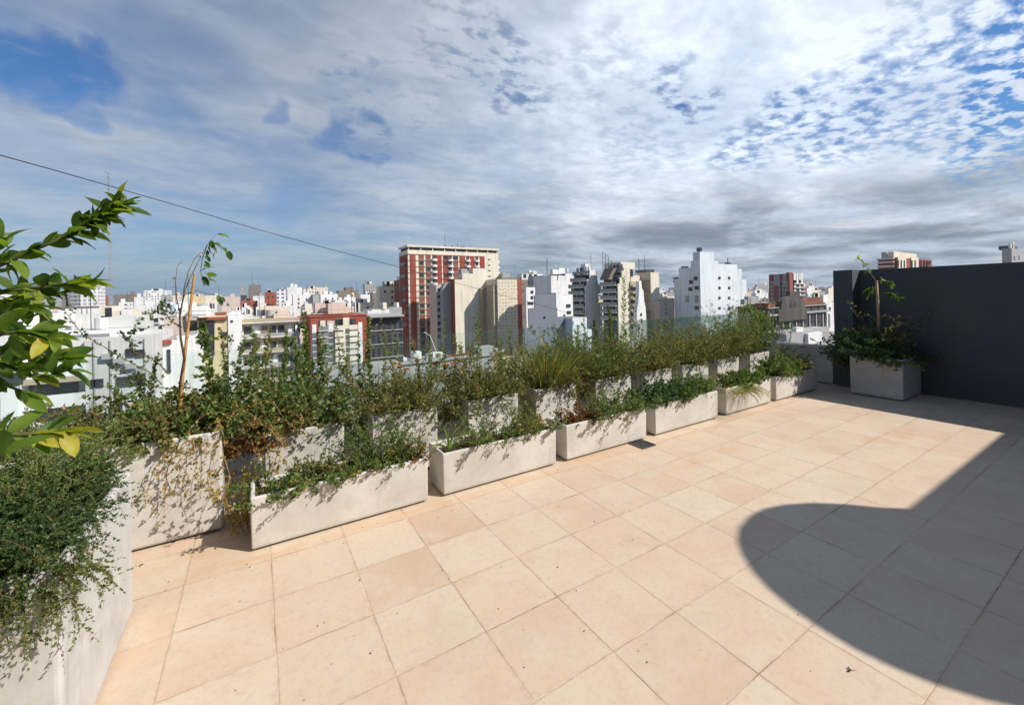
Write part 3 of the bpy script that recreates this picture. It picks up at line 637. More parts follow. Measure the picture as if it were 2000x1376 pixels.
zt = B.z-GZ; wd = B.U(1090); B.part(MB().extr([(0, 0), (B.U(1094), 0), (B.U(1094), zt-5.5), (wd, zt-5), (wd, zt-1.6), (B.U(1088), zt-1.4), (B.U(1088), zt), (0, zt)], 0, 10), 'wall', M['p_white']); foot(B, 0, B.U(1094), 0, 10)
B = Bld('apartment_block', 1090, 533, 170, 'white and grey block with rooftop rooms left of the dark terraced block', 'apartment block')
stepped(B, [(1090, 1104, 538), (1104, 1124, 534)], [], FAC['white'][2], dep=12); roofbits(B, 0, B.U(1124), 0, 12, B.Z(1110, 534), 5, 3)
# --- stepped gable: white wall whose cast shade is painted in as blue grey
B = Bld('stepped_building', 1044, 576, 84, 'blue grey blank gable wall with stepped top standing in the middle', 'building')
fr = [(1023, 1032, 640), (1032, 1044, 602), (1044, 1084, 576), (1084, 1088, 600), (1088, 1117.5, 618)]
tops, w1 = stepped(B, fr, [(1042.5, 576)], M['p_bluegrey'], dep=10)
B.wins([(1063.5, 619.5), (1079, 640), (1063.5, 646), (1079, 667), (1065, 673), (1089, 643)], 'y', 0, (.45, .45)); 
B = Bld('apartment_block', 1086, 572, 90, 'small white house with two windows rising behind the blue grey gable', 'house')
stepped(B, [(1086, 1099, 572), (1099, 1118.5, 575)], [], M['p_white'], dep=8); B.wins([(1110, 597), (1111, 610)], 'y', 0, (1.1, .7)); B.wins([(1102, 617)], 'y', 0, (.5, .7))
B = Bld('stepped_building', 1117.8, 620, 86, 'low bright white wall block directly right of the blue grey gable', 'building')
stepped(B, [(1117.8, 1146, 620), (1146, 1155, 643)], [], M['p_lightblue'], dep=8)
# --- terraced blocks: dark balcony fronts face left, bright party walls face the camera
def terraced(label, xc, ytop, D, xl, prof, xr, wallm, nf, y0, pitch, slabm='slab', dep=None):
    B = Bld('terraced_block', xc, ytop, D, label, 'apartment block', 'terraced blocks with dark balcony fronts')
    w1 = B.W(xl); pts = [(B.U(x), B.Z(x, y)) for x, y in prof]
    poly = [(pts[0][0], 0)] + pts + [(pts[-1][0], 0)]; poly = poly[::-1]
    B.part(MB().extr(poly, 0, .35), 'party_wall', M[wallm])
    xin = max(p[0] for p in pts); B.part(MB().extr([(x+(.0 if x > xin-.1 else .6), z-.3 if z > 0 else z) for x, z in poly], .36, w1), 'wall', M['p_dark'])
    foot(B, pts[0][0], xin, 0, w1)
    for f in range(nf):
        z = B.Z(xc, y0+f*pitch, u=0.); xx = min([p[0] for p in pts if p[1] >= z+.5] or [pts[0][0]])
        B.part(MB().box(xx-.5, xx+.8, .36, w1, z, z+.28), 'balcony_slab', M[slabm])
        B.part(MB().box(xx-.5, xx-.42, .36, w1, z+.28, z+1.1), 'balcony_rail', M['metal_g'])
        n = 4
        for i in range(n):
            a = .8+i*(w1-1)/n; 
            if f % 2 == 0 or i % 2: B.part(MB().box(xx+.4, xx+.58, a, a+(w1-1)/n*.62, z+.3, z+2.3), 'window', M['pane' if (i+f) % 3 else 'p_grey'])
    return B, w1, pts
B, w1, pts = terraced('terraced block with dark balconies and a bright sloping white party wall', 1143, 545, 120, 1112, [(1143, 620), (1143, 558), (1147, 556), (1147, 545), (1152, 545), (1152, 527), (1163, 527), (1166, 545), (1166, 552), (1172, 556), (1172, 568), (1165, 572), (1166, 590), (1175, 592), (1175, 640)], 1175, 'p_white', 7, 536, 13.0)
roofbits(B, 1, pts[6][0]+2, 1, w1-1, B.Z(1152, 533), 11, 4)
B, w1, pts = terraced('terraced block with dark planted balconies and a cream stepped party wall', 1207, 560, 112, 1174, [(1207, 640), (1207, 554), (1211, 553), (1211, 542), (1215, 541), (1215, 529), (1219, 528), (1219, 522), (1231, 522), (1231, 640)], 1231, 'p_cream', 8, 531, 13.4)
zt = B.Z(1219, 522)
B.part(MB().box(pts[6][0]+.5, pts[6][0]+6, 1.5, 8, zt-.3, zt+1.6), 'roof_box', M['p_cream'])
b = MB()
for i in range(5):
    x = -1.5+i*1.1; b.tube([(x, 4, zt-1), (x, 4, zt+4.5-i*.7)], .07, 4)
b.tube([(-1.5, 4, zt+3), (2.9, 4, zt+1.2)], .05, 4).tube([(-1.5, 4, zt+4.4), (.7, 4, zt+3.2)], .05, 4); B.part(b, 'antenna', M['metal_d'])
b = MB().extr([(-1.6, zt-3.2), (2.5, zt-3.2), (2.5, zt-.1), (.5, zt-.1)], 2, w1-1); B.part(b, 'roof_storey', M['p_brown'])
B = Bld('apartment_block', 1236, 529, 118, 'cream block behind with a short white chimney between the terraced blocks', 'apartment block'); stepped(B, [(1231.5, 1237, 522), (1237, 1249, 538)], [], M['p_cream'], dep=9); B.wins([(1233.8, 534)], 'y', 0, (.9, 1.6))
B = Bld('apartment_block', 1231.2, 550, 114, 'beige slatted block with open balconies behind the white wedge', 'apartment block'); stepped(B, [(1231.2, 1249, 550)], [], M['p_beige'], dep=9)
for i in range(8): B.part(MB().box(.2, B.U(1249), -.7, 0, B.Z(1240, 557+i*12.5)-.5, B.Z(1240, 557+i*12.5)+.1), 'balcony_slab', M['p_beige'])
B.wins([(1236.5+(i % 2)*5, 563+i*12.5) for i in range(7)], 'y', 0, (1.6, 1.3))
B = Bld('stepped_building', 1244, 575, 100, 'tall narrow white wedge shaped party wall between two beige facades', 'building')
pr = [(1242, 640), (1243, 610), (1246, 590), (1248.5, 566), (1248.5, 549), (1253, 548), (1254, 562), (1257, 568), (1258, 588), (1260.5, 600), (1262, 640)]
B.part(MB().extr([(B.U(pr[0][0]), 0)]+[(B.U(x), B.Z(x, y)) for x, y in pr]+[(B.U(1262), 0)], 0, 1.), 'party_wall', M['p_white']); foot(B, B.U(1242), B.U(1262), 0, 8)
B.wins([(1252, 614), (1253, 628)], 'y', 0, (.5, .6))
B = Bld('apartment_block', 1270.5, 531, 118, 'tall slab with a beige slatted side and a plain cream front', 'apartment block')
tops, w1 = stepped(B, [(1270.5, 1286.8, 532)], [(1246, 530)], M['p_cream'])
B.part(MB().box(-.06, 0, .1, w1, 0, B.z-GZ-.3), 'slatted_side', m_facade('slats_beige', PAL['beige'], 'x', bay=5.2, ww=.9, wh=.78, glassc=(.30, .24, .16), slab=.1, slabc=(.25, .2, .14)))
B.part(MB().box(.5, 4, 2, 6, B.z-GZ, B.z-GZ+.9).tube([(1, 3, B.z-GZ), (1, 3, B.z-GZ+5)], .07, 4).tube([(1, 5, B.z-GZ+1), (1, 5, B.z-GZ+4.4)], .1, 4), 'antenna', M['metal_d'])
B = Bld('apartment_block', 1287.3, 588, 116, 'low peach coloured block between the cream slab and the big white building', 'apartment block')
stepped(B, [(1287.3, 1308, 588), (1308, 1317, 582)], [], M['p_pink'], dep=9); B.wins([(1300, 594), (1300, 603), (1300, 611)], 'y', 0, (.5, .4))
# --- big white building
B = Bld('white_building', 1367, 510, 112, 'large white stepped building with small square windows and a rooftop box', 'building')
tops, w1 = stepped(B, [(1367, 1403, 509), (1403, 1440, 516), (1440, 1448.5, 525), (1448.5, 1457, 545.5)], [(1349, 510), (1325, 524), (1316, 545)], M['p_lightblue'])
zt = tops[0][2]; a = B.U(1394); wb = B.W(1353.5)
B.part(MB().box(0.01, a, .01, wb, zt+.003, B.Z(1380, 492)), 'roof_box', M['p_lightblue']); B.part(MB().box(-.5, .4, -.5, .6, zt+2.4, zt+3.4), 'air_unit', M['metal_d'])
B.wins([(x, y) for y in (542.5, 562, 581.5, 601.5, 620, 640, 659) for x in (1405, 1424)], 'y', 0, (.95, .7))
B.wins([(1448, 586), (1438, 602)], 'y', 0, (.6, .5))
B.wins([(1361, y) for y in (562, 601, 621, 641)], 'x', 0, (1.3, 1.0), dep=.1); B.wins([(1359, 543.5), (1350, 550.5), (1348.5, 564.5)], 'x', 0, (1.2, 1.), dep=.1); B.wins([(1342.5, 584), (1361, 584)], 'x', 0, (1.1, 1.9), m='p_grey', dep=.1)
for x, y in ((1428, 514), (1449, 541)):
    p = B.U(x); z = B.Z(x, y); B.part(MB().box(p-.8, p+.5, .4, 1.4, z-.9, z+.3).tube([(p, 1, z), (p, 1, z+1.6)], .12, 5), 'roof_box', M['metal_d'])
for xx, yy in ((1334, 523), (1347, 528), (1318.5, 544)):
    w = B.W(xx); z = B.Z(xx, yy, u=0.); B.part(MB().box(.1, 1.2, w-.8, w+.8, z-1.2, z+.4), 'vent', M['metal_d'])
# --- red and grey tower on the right
B = Bld('residential_tower', 1541.5, 534, 215, 'dark red tower with grey bands of balconies and white panels on the right', 'tower')
w1 = B.W(1502); zt = B.z-GZ; wd = B.U(1568); foot(B, 0, wd, 0, w1)
B.part(MB().box(0, wd, 0, w1, 0, zt), 'wall', M['p_dark'])
B.part(MB().box(-.15, B.U(1547.5), -.15, 0, 0, zt+.6), 'red_panel', M['p_brick']); B.part(MB().box(-.15, 0, 0, 1.5, 0, zt+.6), 'red_panel', M['p_brick']); B.part(MB().box(-.2, 0, w1-8, w1, 0, zt-.5), 'red_panel', M['p_brick'])
for x0, x1 in ((1549, 1553), (1554.5, 1558), (1559.5, 1562.5), (1563.5, 1567)):
    B.part(MB().box(B.U(x0), B.U(x1), -.3, 0, zt-5.5, zt+.3), 'white_panel', M['p_white'])
for f in range(7):
    y = 550+f*7.6
    for x0, x1 in ((1549, 1553), (1559.5, 1562.5)): B.part(MB().box(B.U(x0), B.U(x1), -.3, 0, B.Z(1555, y)-.7, B.Z(1555, y)+.8), 'white_panel', M['p_white'])
    B.part(MB().box(B.U(1549), wd, -1., 0, B.Z(1555, y+3)-.5, B.Z(1555, y+3)), 'balcony_slab', M['slab'])
    zz = B.Z(1520, y+1, u=0.)
    B.part(MB().box(-.5, 0, 2, w1-8.5, zz-.3, zz+.1), 'balcony_slab', M['slab'])
for a, c in ((.12, .3), (.45, .75)): B.part(MB().box(-.3, 0, w1*a, w1*c, zt-6, zt), 'grey_panel', M['p_grey'])
for a in (.08, .27, .36, .76):
    for f in range(7): B.part(MB().box(-.35, -.01, w1*a, w1*a+1.6, B.Z(1520, 552+f*7.6, u=0.)-.6, B.Z(1520, 552+f*7.6, u=0.)+.9), 'grey_panel', M['p_grey'])
# --- old ornate building with arched gable
B = Bld('historic_building', 1500, 600, 92, 'old weathered stone building with an arched gable and red tiled roof', 'building')
wd = B.U(1614); zt = B.Z(1560, 598); foot(B, 0, wd, 0, 14)
B.part(MB().box(0, wd, 0, 3, 0, zt), 'wall', M['p_oldstone'])
g0, g1 = B.U(1519), B.U(1566); gm = (g0+g1)/2; zg = B.Z(1542, 578); zs = B.Z(1542, 600); rr = (g1-g0)/2
pts = [(g0-1, zs-3), (g0-1, zs-.4), (g0, zs-.2)] + [(gm-rr*math.cos(t*math.pi/12), zs+(zg-zs)*math.sin(t*math.pi/12)**.8) for t in range(1, 12)] + [(g1, zs-.2), (g1+1, zs-.4), (g1+1, zs-3)]
B.part(MB().extr(pts[::-1], -.7, .5), 'gable', M['p_oldstone'])
for i in (-1, 1): B.part(MB().extr([(gm+i*1.-.6, zs+.1), (gm+i*1.+.6, zs+.1), (gm+i*1.+.6, zs+.9), (gm+i*1., zs+1.5), (gm+i*1.-.6, zs+.9)], -.78, -.70), 'gable_window', M['pane'])
B.part(MB().extr([(-.5, zt), (g0-1.1, zt), (g0-1.1, zt+1.1), (.5, zt+1.1)][::-1], 0, 3), 'roof', M['tile_roof']); B.part(MB().extr([(g1+1.1, zt), (wd+.3, zt), (wd-1.5, zt+1.8), (g1+1.1, zt+2.2)][::-1], .5, 3.5), 'roof', M['tile_roof'])
B.part(MB().box(-.4, wd+.3, -.6, 0, B.Z(1560, 611)-.2, B.Z(1560, 611)+.25), 'cornice', M['p_grey']); B.part(MB().box(-.4, wd, -.4, 0, B.Z(1560, 597)-.2, B.Z(1560, 597)), 'cornice', M['p_grey'])
for x in range(1508, 1614, 13): B.wins([(x, 604)], 'y', 0, (1.1, 1.2)); B.wins([(x, 621)], 'y', 0, (1.1, 2.2)); B.part(MB().box(B.U(x+5), B.U(x+7), -.25, 0, B.Z(x, 640), B.Z(x, 613)), 'pilaster', M['p_grey'])
B.part(MB().box(g1+1, g1+6, 3, 4, zt, zt+3.6), 'dormer', M['p_oldstone'])
B = Bld('stone_building', 1460, 588, 100, 'weathered grey brown block partly hidden by weeds right of the big white building', 'building')
stepped(B, [(1460, 1476, 598), (1476, 1499.5, 594)], [], M['p_oldstone'], dep=2.5); B.wins([(1470, 612), (1484, 612), (1470, 628), (1484, 628)], 'y', 0, (1.2, 2.2)); roofbits(B, 0, B.U(1495), 0, 2.4, B.Z(1480, 594), 2, 3, 'p_grey')
# lower roofs near the end of the terrace
B = Bld('low_building', 1536, 640, 48, 'grey rendered low roof wall below the old stone building', 'building')
stepped(B, [(1536, 1571, 651), (1571, 1601, 648), (1601, 1640, 651)], [], M['p_grey'], dep=3.2)
B.part(MB().box(B.U(1571), B.U(1598), -.4, 0, B.Z(1585, 670), B.Z(1585, 649)), 'pale_wall', M['p_white']); B.part(MB().box(B.U(1555), B.U(1640), 1.2, 3, 0, B.Z(1590, 646)), 'parapet', M['p_grey'])
B.part(MB().box(B.U(1566), B.U(1579), .6, 1.1, B.Z(1570, 649), B.Z(1570, 640)), 'roof_box', M['p_white'])
# --- two towers peeking above the dark wall
B = Bld('residential_tower', 1751, 508, 150, 'red brick and cream tower top peeking over the dark wall', 'tower')
w1 = B.W(1715); zt = B.z-GZ; wd = B.U(1820); foot(B, 0, wd, 0, w1)
B.part(MB().box(0, wd, 0, w1, 0, B.Z(1785, 505)), 'wall', M['p_brick'])
for x0, x1 in ((1752, 1768), (1778, 1792)): B.part(MB().box(B.U(x0), B.U(x1), -.3, 0, 0, B.Z(x1, 503)), 'white_bay', M['p_cream']); 
B.wins([(x, 512) for x in (1754, 1760, 1766, 1781, 1787, 1799, 1806, 1812, 1817)], 'y', -.31, (1.0, 1.5)); B.wins([(x, 519) for x in (1754, 1760, 1766, 1781, 1787, 1799, 1806, 1812)], 'y', -.31, (1.0, 1.2))
for y in (504, 511, 519): B.part(MB().box(-1.2, 0, .5, w1, B.Z(1751, y, u=0)-.3, B.Z(1751, y, u=0)+.3), 'balcony_slab', M['slab'])
B.part(MB().box(1, B.U(1797), 1, w1*.5, B.Z(1785, 505), B.Z(1785, 494)), 'roof_box', M['p_cream']); B.part(MB().box(3, B.U(1776), 2.2, w1*.4, B.Z(1785, 494), B.Z(1785, 491)), 'roof_box', M['p_grey'])
B.part(MB().box(-.01, 1.6, w1*.55, w1*.8, B.Z(1785, 505), B.Z(1785, 494)), 'roof_box', M['p_grey'])
B = Bld('residential_tower', 1976, 500, 150, 'pale grey stepped tower top at the far right edge above the wall', 'tower')
tops, w1 = stepped(B, [(1976, 2060, 492)], [(1957, 499)], M['p_grey']); roofbits(B, 2, 12, .5, w1-.5, tops[0][2], 4, 2, 'p_cream'); B.wins([(1981, 504), (1990, 503)], 'y', 0, (1.2, 1.5))
B.part(MB().box(B.U(1983), B.U(1995), 1, 4, tops[0][2], tops[0][2]+1.4), 'roof_box', M['metal_d'])

# --- red brick balcony block and its neighbours (left centre)
B = Bld('apartment_block', 606, 620, 82, 'red brick apartment block with cream balcony bays and pale shutters', 'apartment block')
wd = B.U(716); zt = B.z-GZ; foot(B, 0, wd, 0, 12)
B.part(MB().box(0, wd, 0, 12, 0, zt), 'wall', M['p_brick']); B.part(MB().box(-.1, wd+.1, -.15, 12, zt+.003, zt+.22), 'roof', M['p_brick'])
for x0, x1 in ((622, 638), (653, 669), (681, 695)):
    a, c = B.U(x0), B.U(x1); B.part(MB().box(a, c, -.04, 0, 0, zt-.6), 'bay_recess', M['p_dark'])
    for f in range(8):
        z = B.Z(660, 633+f*12.2, w=0); r = (f+int(x0)) % 3
        B.part(MB().box(a-.1, c+.1, -1.2, 0, z-1.2, z-1.0), 'balcony_slab', M['slab']); B.part(MB().box(a-.1, c+.1, -1.2, -1.12, z-1.0, z-.2), 'balcony_rail', M['p_cream' if x0 != 622 else 'metal_g'])
        B.part(MB().box(a+.3, (a+c)/2+.5*r, -.10, -.045, z-.9, z+.9), 'window', M['p_cream' if r == 1 else 'pane'])
for x0 in (609, 641, 699): 
    for f in range(8): B.part(MB().box(B.U(x0), B.U(x0+8), -.1, 0, B.Z(660, 638+f*12.2)-.5, B.Z(660, 631+f*12.2)), 'shutter', M['p_white'])
B.part(MB().box(B.U(669), B.U(681), -.5, 0, 0, zt-.3), 'cream_bay', M['p_cream']); B.part(MB().box(B.U(639), B.U(653), -.02, 0, 1, zt-.8), 'cream_bay', M['p_pink'])
roofbits(B, 1, wd-1, 1, 11, zt+.5, 21, 5, 'p_pink')
B = Bld('office_building', 722, 620, 95, 'dark glazed office block in shade left of the striped tower', 'office block')
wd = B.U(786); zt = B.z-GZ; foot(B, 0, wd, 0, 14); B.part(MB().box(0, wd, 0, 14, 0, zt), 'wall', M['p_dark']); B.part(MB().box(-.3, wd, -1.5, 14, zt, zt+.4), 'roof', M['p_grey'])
for f in range(5):
    B.part(MB().box(0, wd, -.3, 0, zt-3.2-f*3.1, zt-3.-f*3.1), 'floor_band', M['p_grey'])
    for i in range(6): B.part(MB().box(.4+i*wd/6, wd/6*(i+1)-.2, -.05, 0, zt-2.9-f*3.1, zt-.9-f*3.1), 'window', M['pane'])
B = Bld('apartment_block', 470, 628, 80, 'long block with dark open balconies and pale slab edges', 'apartment block')
wd = B.U(584); zt = B.z-GZ; foot(B, 0, wd, 0, 12); B.part(MB().box(0, wd, 0, 12, 0, zt), 'wall', M['p_pink'])
for f in range(8):
    z = zt-.4-f*2.9; B.part(MB().box(-.2, wd, -1.3, 0, z, z+.22), 'balcony_slab', M['slab']); B.part(MB().box(-.2, wd, -1.3, -1.25, z+.22, z+.9), 'balcony_rail', M['p_grey' if f % 2 else 'p_beige'])
    for i in range(7):
        if f: B.part(MB().box(.5+i*wd/7, .5+i*wd/7+wd/9, -.06, 0, z+.3, z+2.3), 'window', M['p_white' if (i*3+f) % 4 == 0 else ('p_brown' if (i+f) % 3 == 0 else 'pane')])
B.part(MB().box(B.U(580), B.U(588), -.6, -.4, B.Z(584, 628), B.Z(584, 617)), 'red_panel', M['p_red']); B.part(MB().box(B.U(576), B.U(580), -.6, 0, 0, zt-1), 'white_pier', M['p_white'])
roofbits(B, 1, wd-1, 1, 10, zt, 22, 6, 'p_pink')
B = Bld('apartment_block', 445, 613, 74, 'yellow block with a bright white blank right side and roof terrace', 'apartment block')
wl = B.U(385); zt = B.Z(420, 620); wd = B.U(470.5); foot(B, wl, wd, 0, 12)
B.part(MB().box(wl, 0, 0, 12, 0, zt), 'wall', M['p_yellow']); b = MB(); zw = [612, 615, 613, 616, 612, 618]
for i in range(6): b.box(B.U(445+i*4.25)+(.002 if i else .002), B.U(449.25+i*4.25), -.2, 12, 0, B.Z(447, zw[i]))
B.part(b, 'white_wall', M['p_white'])
for x in (400, 408): B.wins([(x, 630+i*11) for i in range(6)], 'y', 0, (1.6, 1.7))
B.wins([(438, 652+i*22) for i in range(2)], 'y', 0, (.9, .7)); B.wins([(453, 627)], 'y', -.2, (.35, .35)); B.part(MB().box(wl, -.1, -.5, 0, zt-.4, zt+.1), 'cornice', M['p_brick'])
B = Bld('apartment_block', 355, 620, 74, 'cream yellow block behind the bamboo stake', 'apartment block'); stepped(B, [(355, 384.5, 624)], [], M['p_yellow'], dep=9)
for f in range(5): B.wins([(362+i*7, 634+f*11) for i in range(3)], 'y', 0, (1.6, 1.6))
B = Bld('apartment_block', 320, 620, 66, 'pale pinkish block left of the bamboo stake', 'apartment block'); stepped(B, [(320, 351, 620)], [], M['p_pink'], dep=9); roofbits(B, 1, B.U(350), 0, 8, B.z-GZ, 31, 2)
roofbits(B, 1, 6, 1, 8, B.z-GZ, 77, 3)
# near white building on the left with its steel lift frame
D = 47; B = Bld('near_building', 296, 662, D, 'large near pale grey building with recessed balconies at the left', 'building')
wl = B.U(45); wm = B.U(165); z1 = B.Z(230, 658); foot(B, wl-6, 0, 0, 14)
B.part(MB().box(wm, 0, 0, 14, 0, z1), 'wall', M['p_offwhite'])
B.part(MB().box(wl, wm-.002, 1.2, 14, 0, B.Z(110, 664)), 'rear_wall', M['p_offwhite'])
B.part(MB().box(wl, wm-.003, -.6, 1.19, B.Z(110, 746), B.Z(110, 737)), 'balcony_slab', M['p_beige']); B.part(MB().box(wl, wm-.003, -.2, 1.19, B.Z(110, 736), B.Z(110, 702)), 'parapet', M['p_lightblue'])
for yb in (795, 845): B.part(MB().box(wl, wm-.003, -.3, -.1, B.Z(110, yb), B.Z(110, yb-25)), 'parapet', M['p_white']); 
for yb in (794, 844): B.part(MB().box(wl, wm-.003, -.09, 1.19, B.Z(110, yb), B.Z(110, yb)+.2), 'balcony_slab', M['p_white'])
for i in range(3): B.wins([(60+i*36, 757)], 'y', 1.2, (1.7, 1.7)); B.wins([(60+i*36, 806)], 'y', 1.2, (1.7, 1.7))
B.wins([(256, 689)], 'y', 0, (.85, .95)); B.wins([(254, 743.5)], 'y', 0, (2.1, 1.1)); B.wins([(190, 748)], 'y', 0, (1.0, .9)); B.wins([(274, 690), (230, 790)], 'y', 0, (.8, .9))
B.part(MB().box(B.U(-60), wl-.01, -1.2, 14, 0, B.Z(20, 617)), 'tall_wing', M['p_white']); B.wins([(10, 640), (32, 640), (10, 690), (32, 690), (10, 740), (32, 740)], 'y', -1.2, (.9, 1.2))
roofbits(B, wl, 0-1, 3, 12, z1, 91, 5, 'p_offwhite')
for i in range(4): B.part(MB().box(B.U(200+i*22), B.U(200+i*22)+.9, -.45, -.001, B.Z(220, 700+i*11), B.Z(220, 700+i*11)+.6), 'air_unit', M['p_grey'])
for x in (182, 214, 281): B.part(MB().box(B.U(x), B.U(x)+.11, -.12, -.001, 3, z1-.3), 'pipe', M['p_grey'])
B.part(MB().box(wl, wm+3, 2, 9, B.Z(110, 664), B.Z(110, 652)), 'roof', M['p_white'])
B = Bld('lift_frame', 165, 652, D-1.5, 'grey steel lift frame standing against the near pale building', 'steel frame'); h = B.z-GZ
b = MB()
for x in (0, 1.0): b.box(x, x+.22, 0, .22, 0, h-.4)
for x in (1.6,): b.box(x, x+.1, 0, .1, 0, h-.6)
b.box(-1.9, 2.0, -.1, .3, h-.4, h-.05)
for i in range(9): b.box(0, 1.7, .06, .12, h-2-i*1.6, h-1.92-i*1.6)
b.tube([(.1, .1, h-.5), (1.6, .1, h-3.5)], .06, 5); B.part(b, 'frame', M['metal_g'])
B.part(MB().box(.3, 2.0, -.12, -.05, h-6.4, h-5.2), 'banner', M['p_lightblue'])
B = Bld('apartment_block', 297, 650, 52, 'bright white stepped wall right of the near pale building', 'building'); stepped(B, [(297, 313, 657), (313, 345, 664), (345, 383, 655)], [], M['p_white'], dep=9); B.wins([(330, 705)], 'y', 0, (.35, 3.)); B.part(MB().box(B.U(314), B.U(335), -.3, 0, B.Z(320, 672), B.Z(320, 664)), 'pink_panel', M['p_brick'])
B = Bld('stepped_building', 114, 600, 105, 'wide blank white wall with a dark roof edge below the lattice mast', 'building'); stepped(B, [(114, 194, 601)], [], M['p_white'], dep=10); zt = B.Z(150, 601)
B.part(MB().box(-.1, B.U(194), -.15, .1, zt, zt+.35), 'roof_edge', M['p_brown'])
for x in (160, 170): B.part(MB().box(B.U(x), B.U(x)+.12, -.14, 0, 0, zt), 'pipe', M['p_grey'])
B = Bld('stepped_building', 194.5, 597, 104, 'cream block with a narrow dark window slot beside the blank white wall', 'building'); stepped(B, [(194.5, 215, 598), (215, 236.5, 608), (236.5, 248, 604), (248, 258, 608)], [], M['p_cream'], dep=10); B.wins([(212.5, 616)], 'y', 0, (1.2, 4.)); B.wins([(205, 640)], 'y', 0, (1.6, 6.)); B.part(MB().box(B.U(237), B.U(258), -.3, 0, 0, B.Z(245, 605)), 'white_wall', M['p_white'])
B = Bld('low_building', 250, 636, 80, 'low flat roofed house with a dark terrace opening under the trees', 'house'); stepped(B, [(250, 272, 640), (272, 318, 648)], [], M['p_white'], dep=8); B.wins([(262, 644), (254, 652)], 'y', 0, (3.4, 1.))
# tall white tower at the left
B = Bld('residential_tower', 193, 553, 330, 'white residential tower with a grid of windows left of the lattice mast', 'tower')
wl = B.U(156); z = B.z-GZ; foot(B, B.U(136), 0, 0, 14); B.part(MB().box(wl, 0, 0, 16, 0, z), 'wall', m_facade('facade_tower_white', (.8, .8, .8), 'xy', fh=3, bay=2.2, ww=.6, wh=.6, glassc=(.16, .18, .22)))
B.part(MB().box(B.U(136), wl-.01, .5, 14, 0, z-5), 'dark_wing', m_facade('facade_tower_dark', PAL['bluegrey'], 'xy', fh=3, bay=2.4, ww=.5, wh=.5, slab=.15)); B.part(MB().box(wl+1, -3, 2, 10, z, z+2), 'roof_box', M['p_white'])

# --- lattice mast
p = at_d(217, 604, 130); zb = p.z; tp = at_d(210, 338, 130).z
e = empty('lattice_mast', (p.x, p.y, GZ), 'tall slender red grey lattice radio mast above the left skyline', 'radio mast')
b = MB(); H = tp-GZ; s = .42; legs = [(s, 0), (-s*.5, s*.87), (-s*.5, -s*.87)]; zz0 = zb-GZ-4
for x, y in legs: b.tube([(x, y, zz0), (x, y, H-7)], .085, 4)
n = int((H-7-zz0)/1.6)
for i in range(n):
    for j in range(3):
        (x0, y0), (x1, y1) = legs[j], legs[(j+1) % 3]; z = zz0+i*1.6; b.tube([(x0, y0, z), (x1, y1, z+1.6)], .03, 3, cap=False)
b.build('lattice', M['metal_g'], e)
b = MB().tube([(0, 0, H-7), (0, 0, H)], .14, 5)
for z, l in ((H, 1.3), (H-1.3, .7), (H-3.3, .5), (H-5, .8)): b.tube([(-l*.6, -l*.4, z+.2), (l*.6, l*.4, z-.2)], .06, 4).tube([(-l*.6, l*.4, z), (0, 0, z-.3)], .05, 4)
b.build('antenna', M['metal_g'], e)
B = Bld('low_building', 205, 604, 128, 'small rooftop block carrying the foot of the lattice mast', 'building'); stepped(B, [(205, 232, 606)], [], M['p_white'], dep=6)
# --- overhead cable
cp = [(-160, 262, 9), (0, 303, 12), (105, 332, 14), (210, 362, 17), (355, 404, 21), (500, 447, 26), (650, 488, 33), (790, 524, 42), (920, 560, 54), (1000, 581, 64), (1060, 597, 74), (1112, 612, 84)]
b = MB(); pts = [at_d(*q) for q in cp]; b.tube(pts, [.013+.00028*q[2] for q in cp], 5); o = b.build('overhead_cable', M['black']); tag(o, 'thin black cable sagging across the sky from upper left to the gable', 'cable')
# neighbouring parapet and roof lamp
B = Bld('low_building', 780, 702, 42, 'low grey flat roof with a pale parapet just beyond the railing', 'building'); stepped(B, [(620, 660, 718), (660, 780, 712), (780, 960, 704)], [], M['p_grey'], dep=1.5)
B.part(MB().box(B.U(780), B.U(960), -.2, .2, B.Z(850, 705), B.Z(850, 701)), 'coping', M['p_grey'])
B = Bld('low_building', 1000, 706, 60, 'grey low roof seen through gaps in the weeds near the middle', 'building'); stepped(B, [(1000, 1340, 706)], [], M['p_grey'], dep=2)
p = at_d(862, 696, 45); e = empty('lamp_pole', (p.x, p.y, p.z), 'thin slanted white rooftop lamp pole with a hanging lamp', 'lamp pole'); q = at_d(828, 648, 45)-p; r = at_d(840, 655, 45)-p; l = at_d(846, 690, 45)-p
MB().tube([(0, 0, -1), tuple(r), tuple(q)], .035, 5).build('pole', M['p_white'], e); MB().tube([tuple(l+Vector((0, 0, .2))), tuple(l-Vector((0, 0, .35)))], [.1, .16], 8).build('lamp_head', M['p_white'], e)

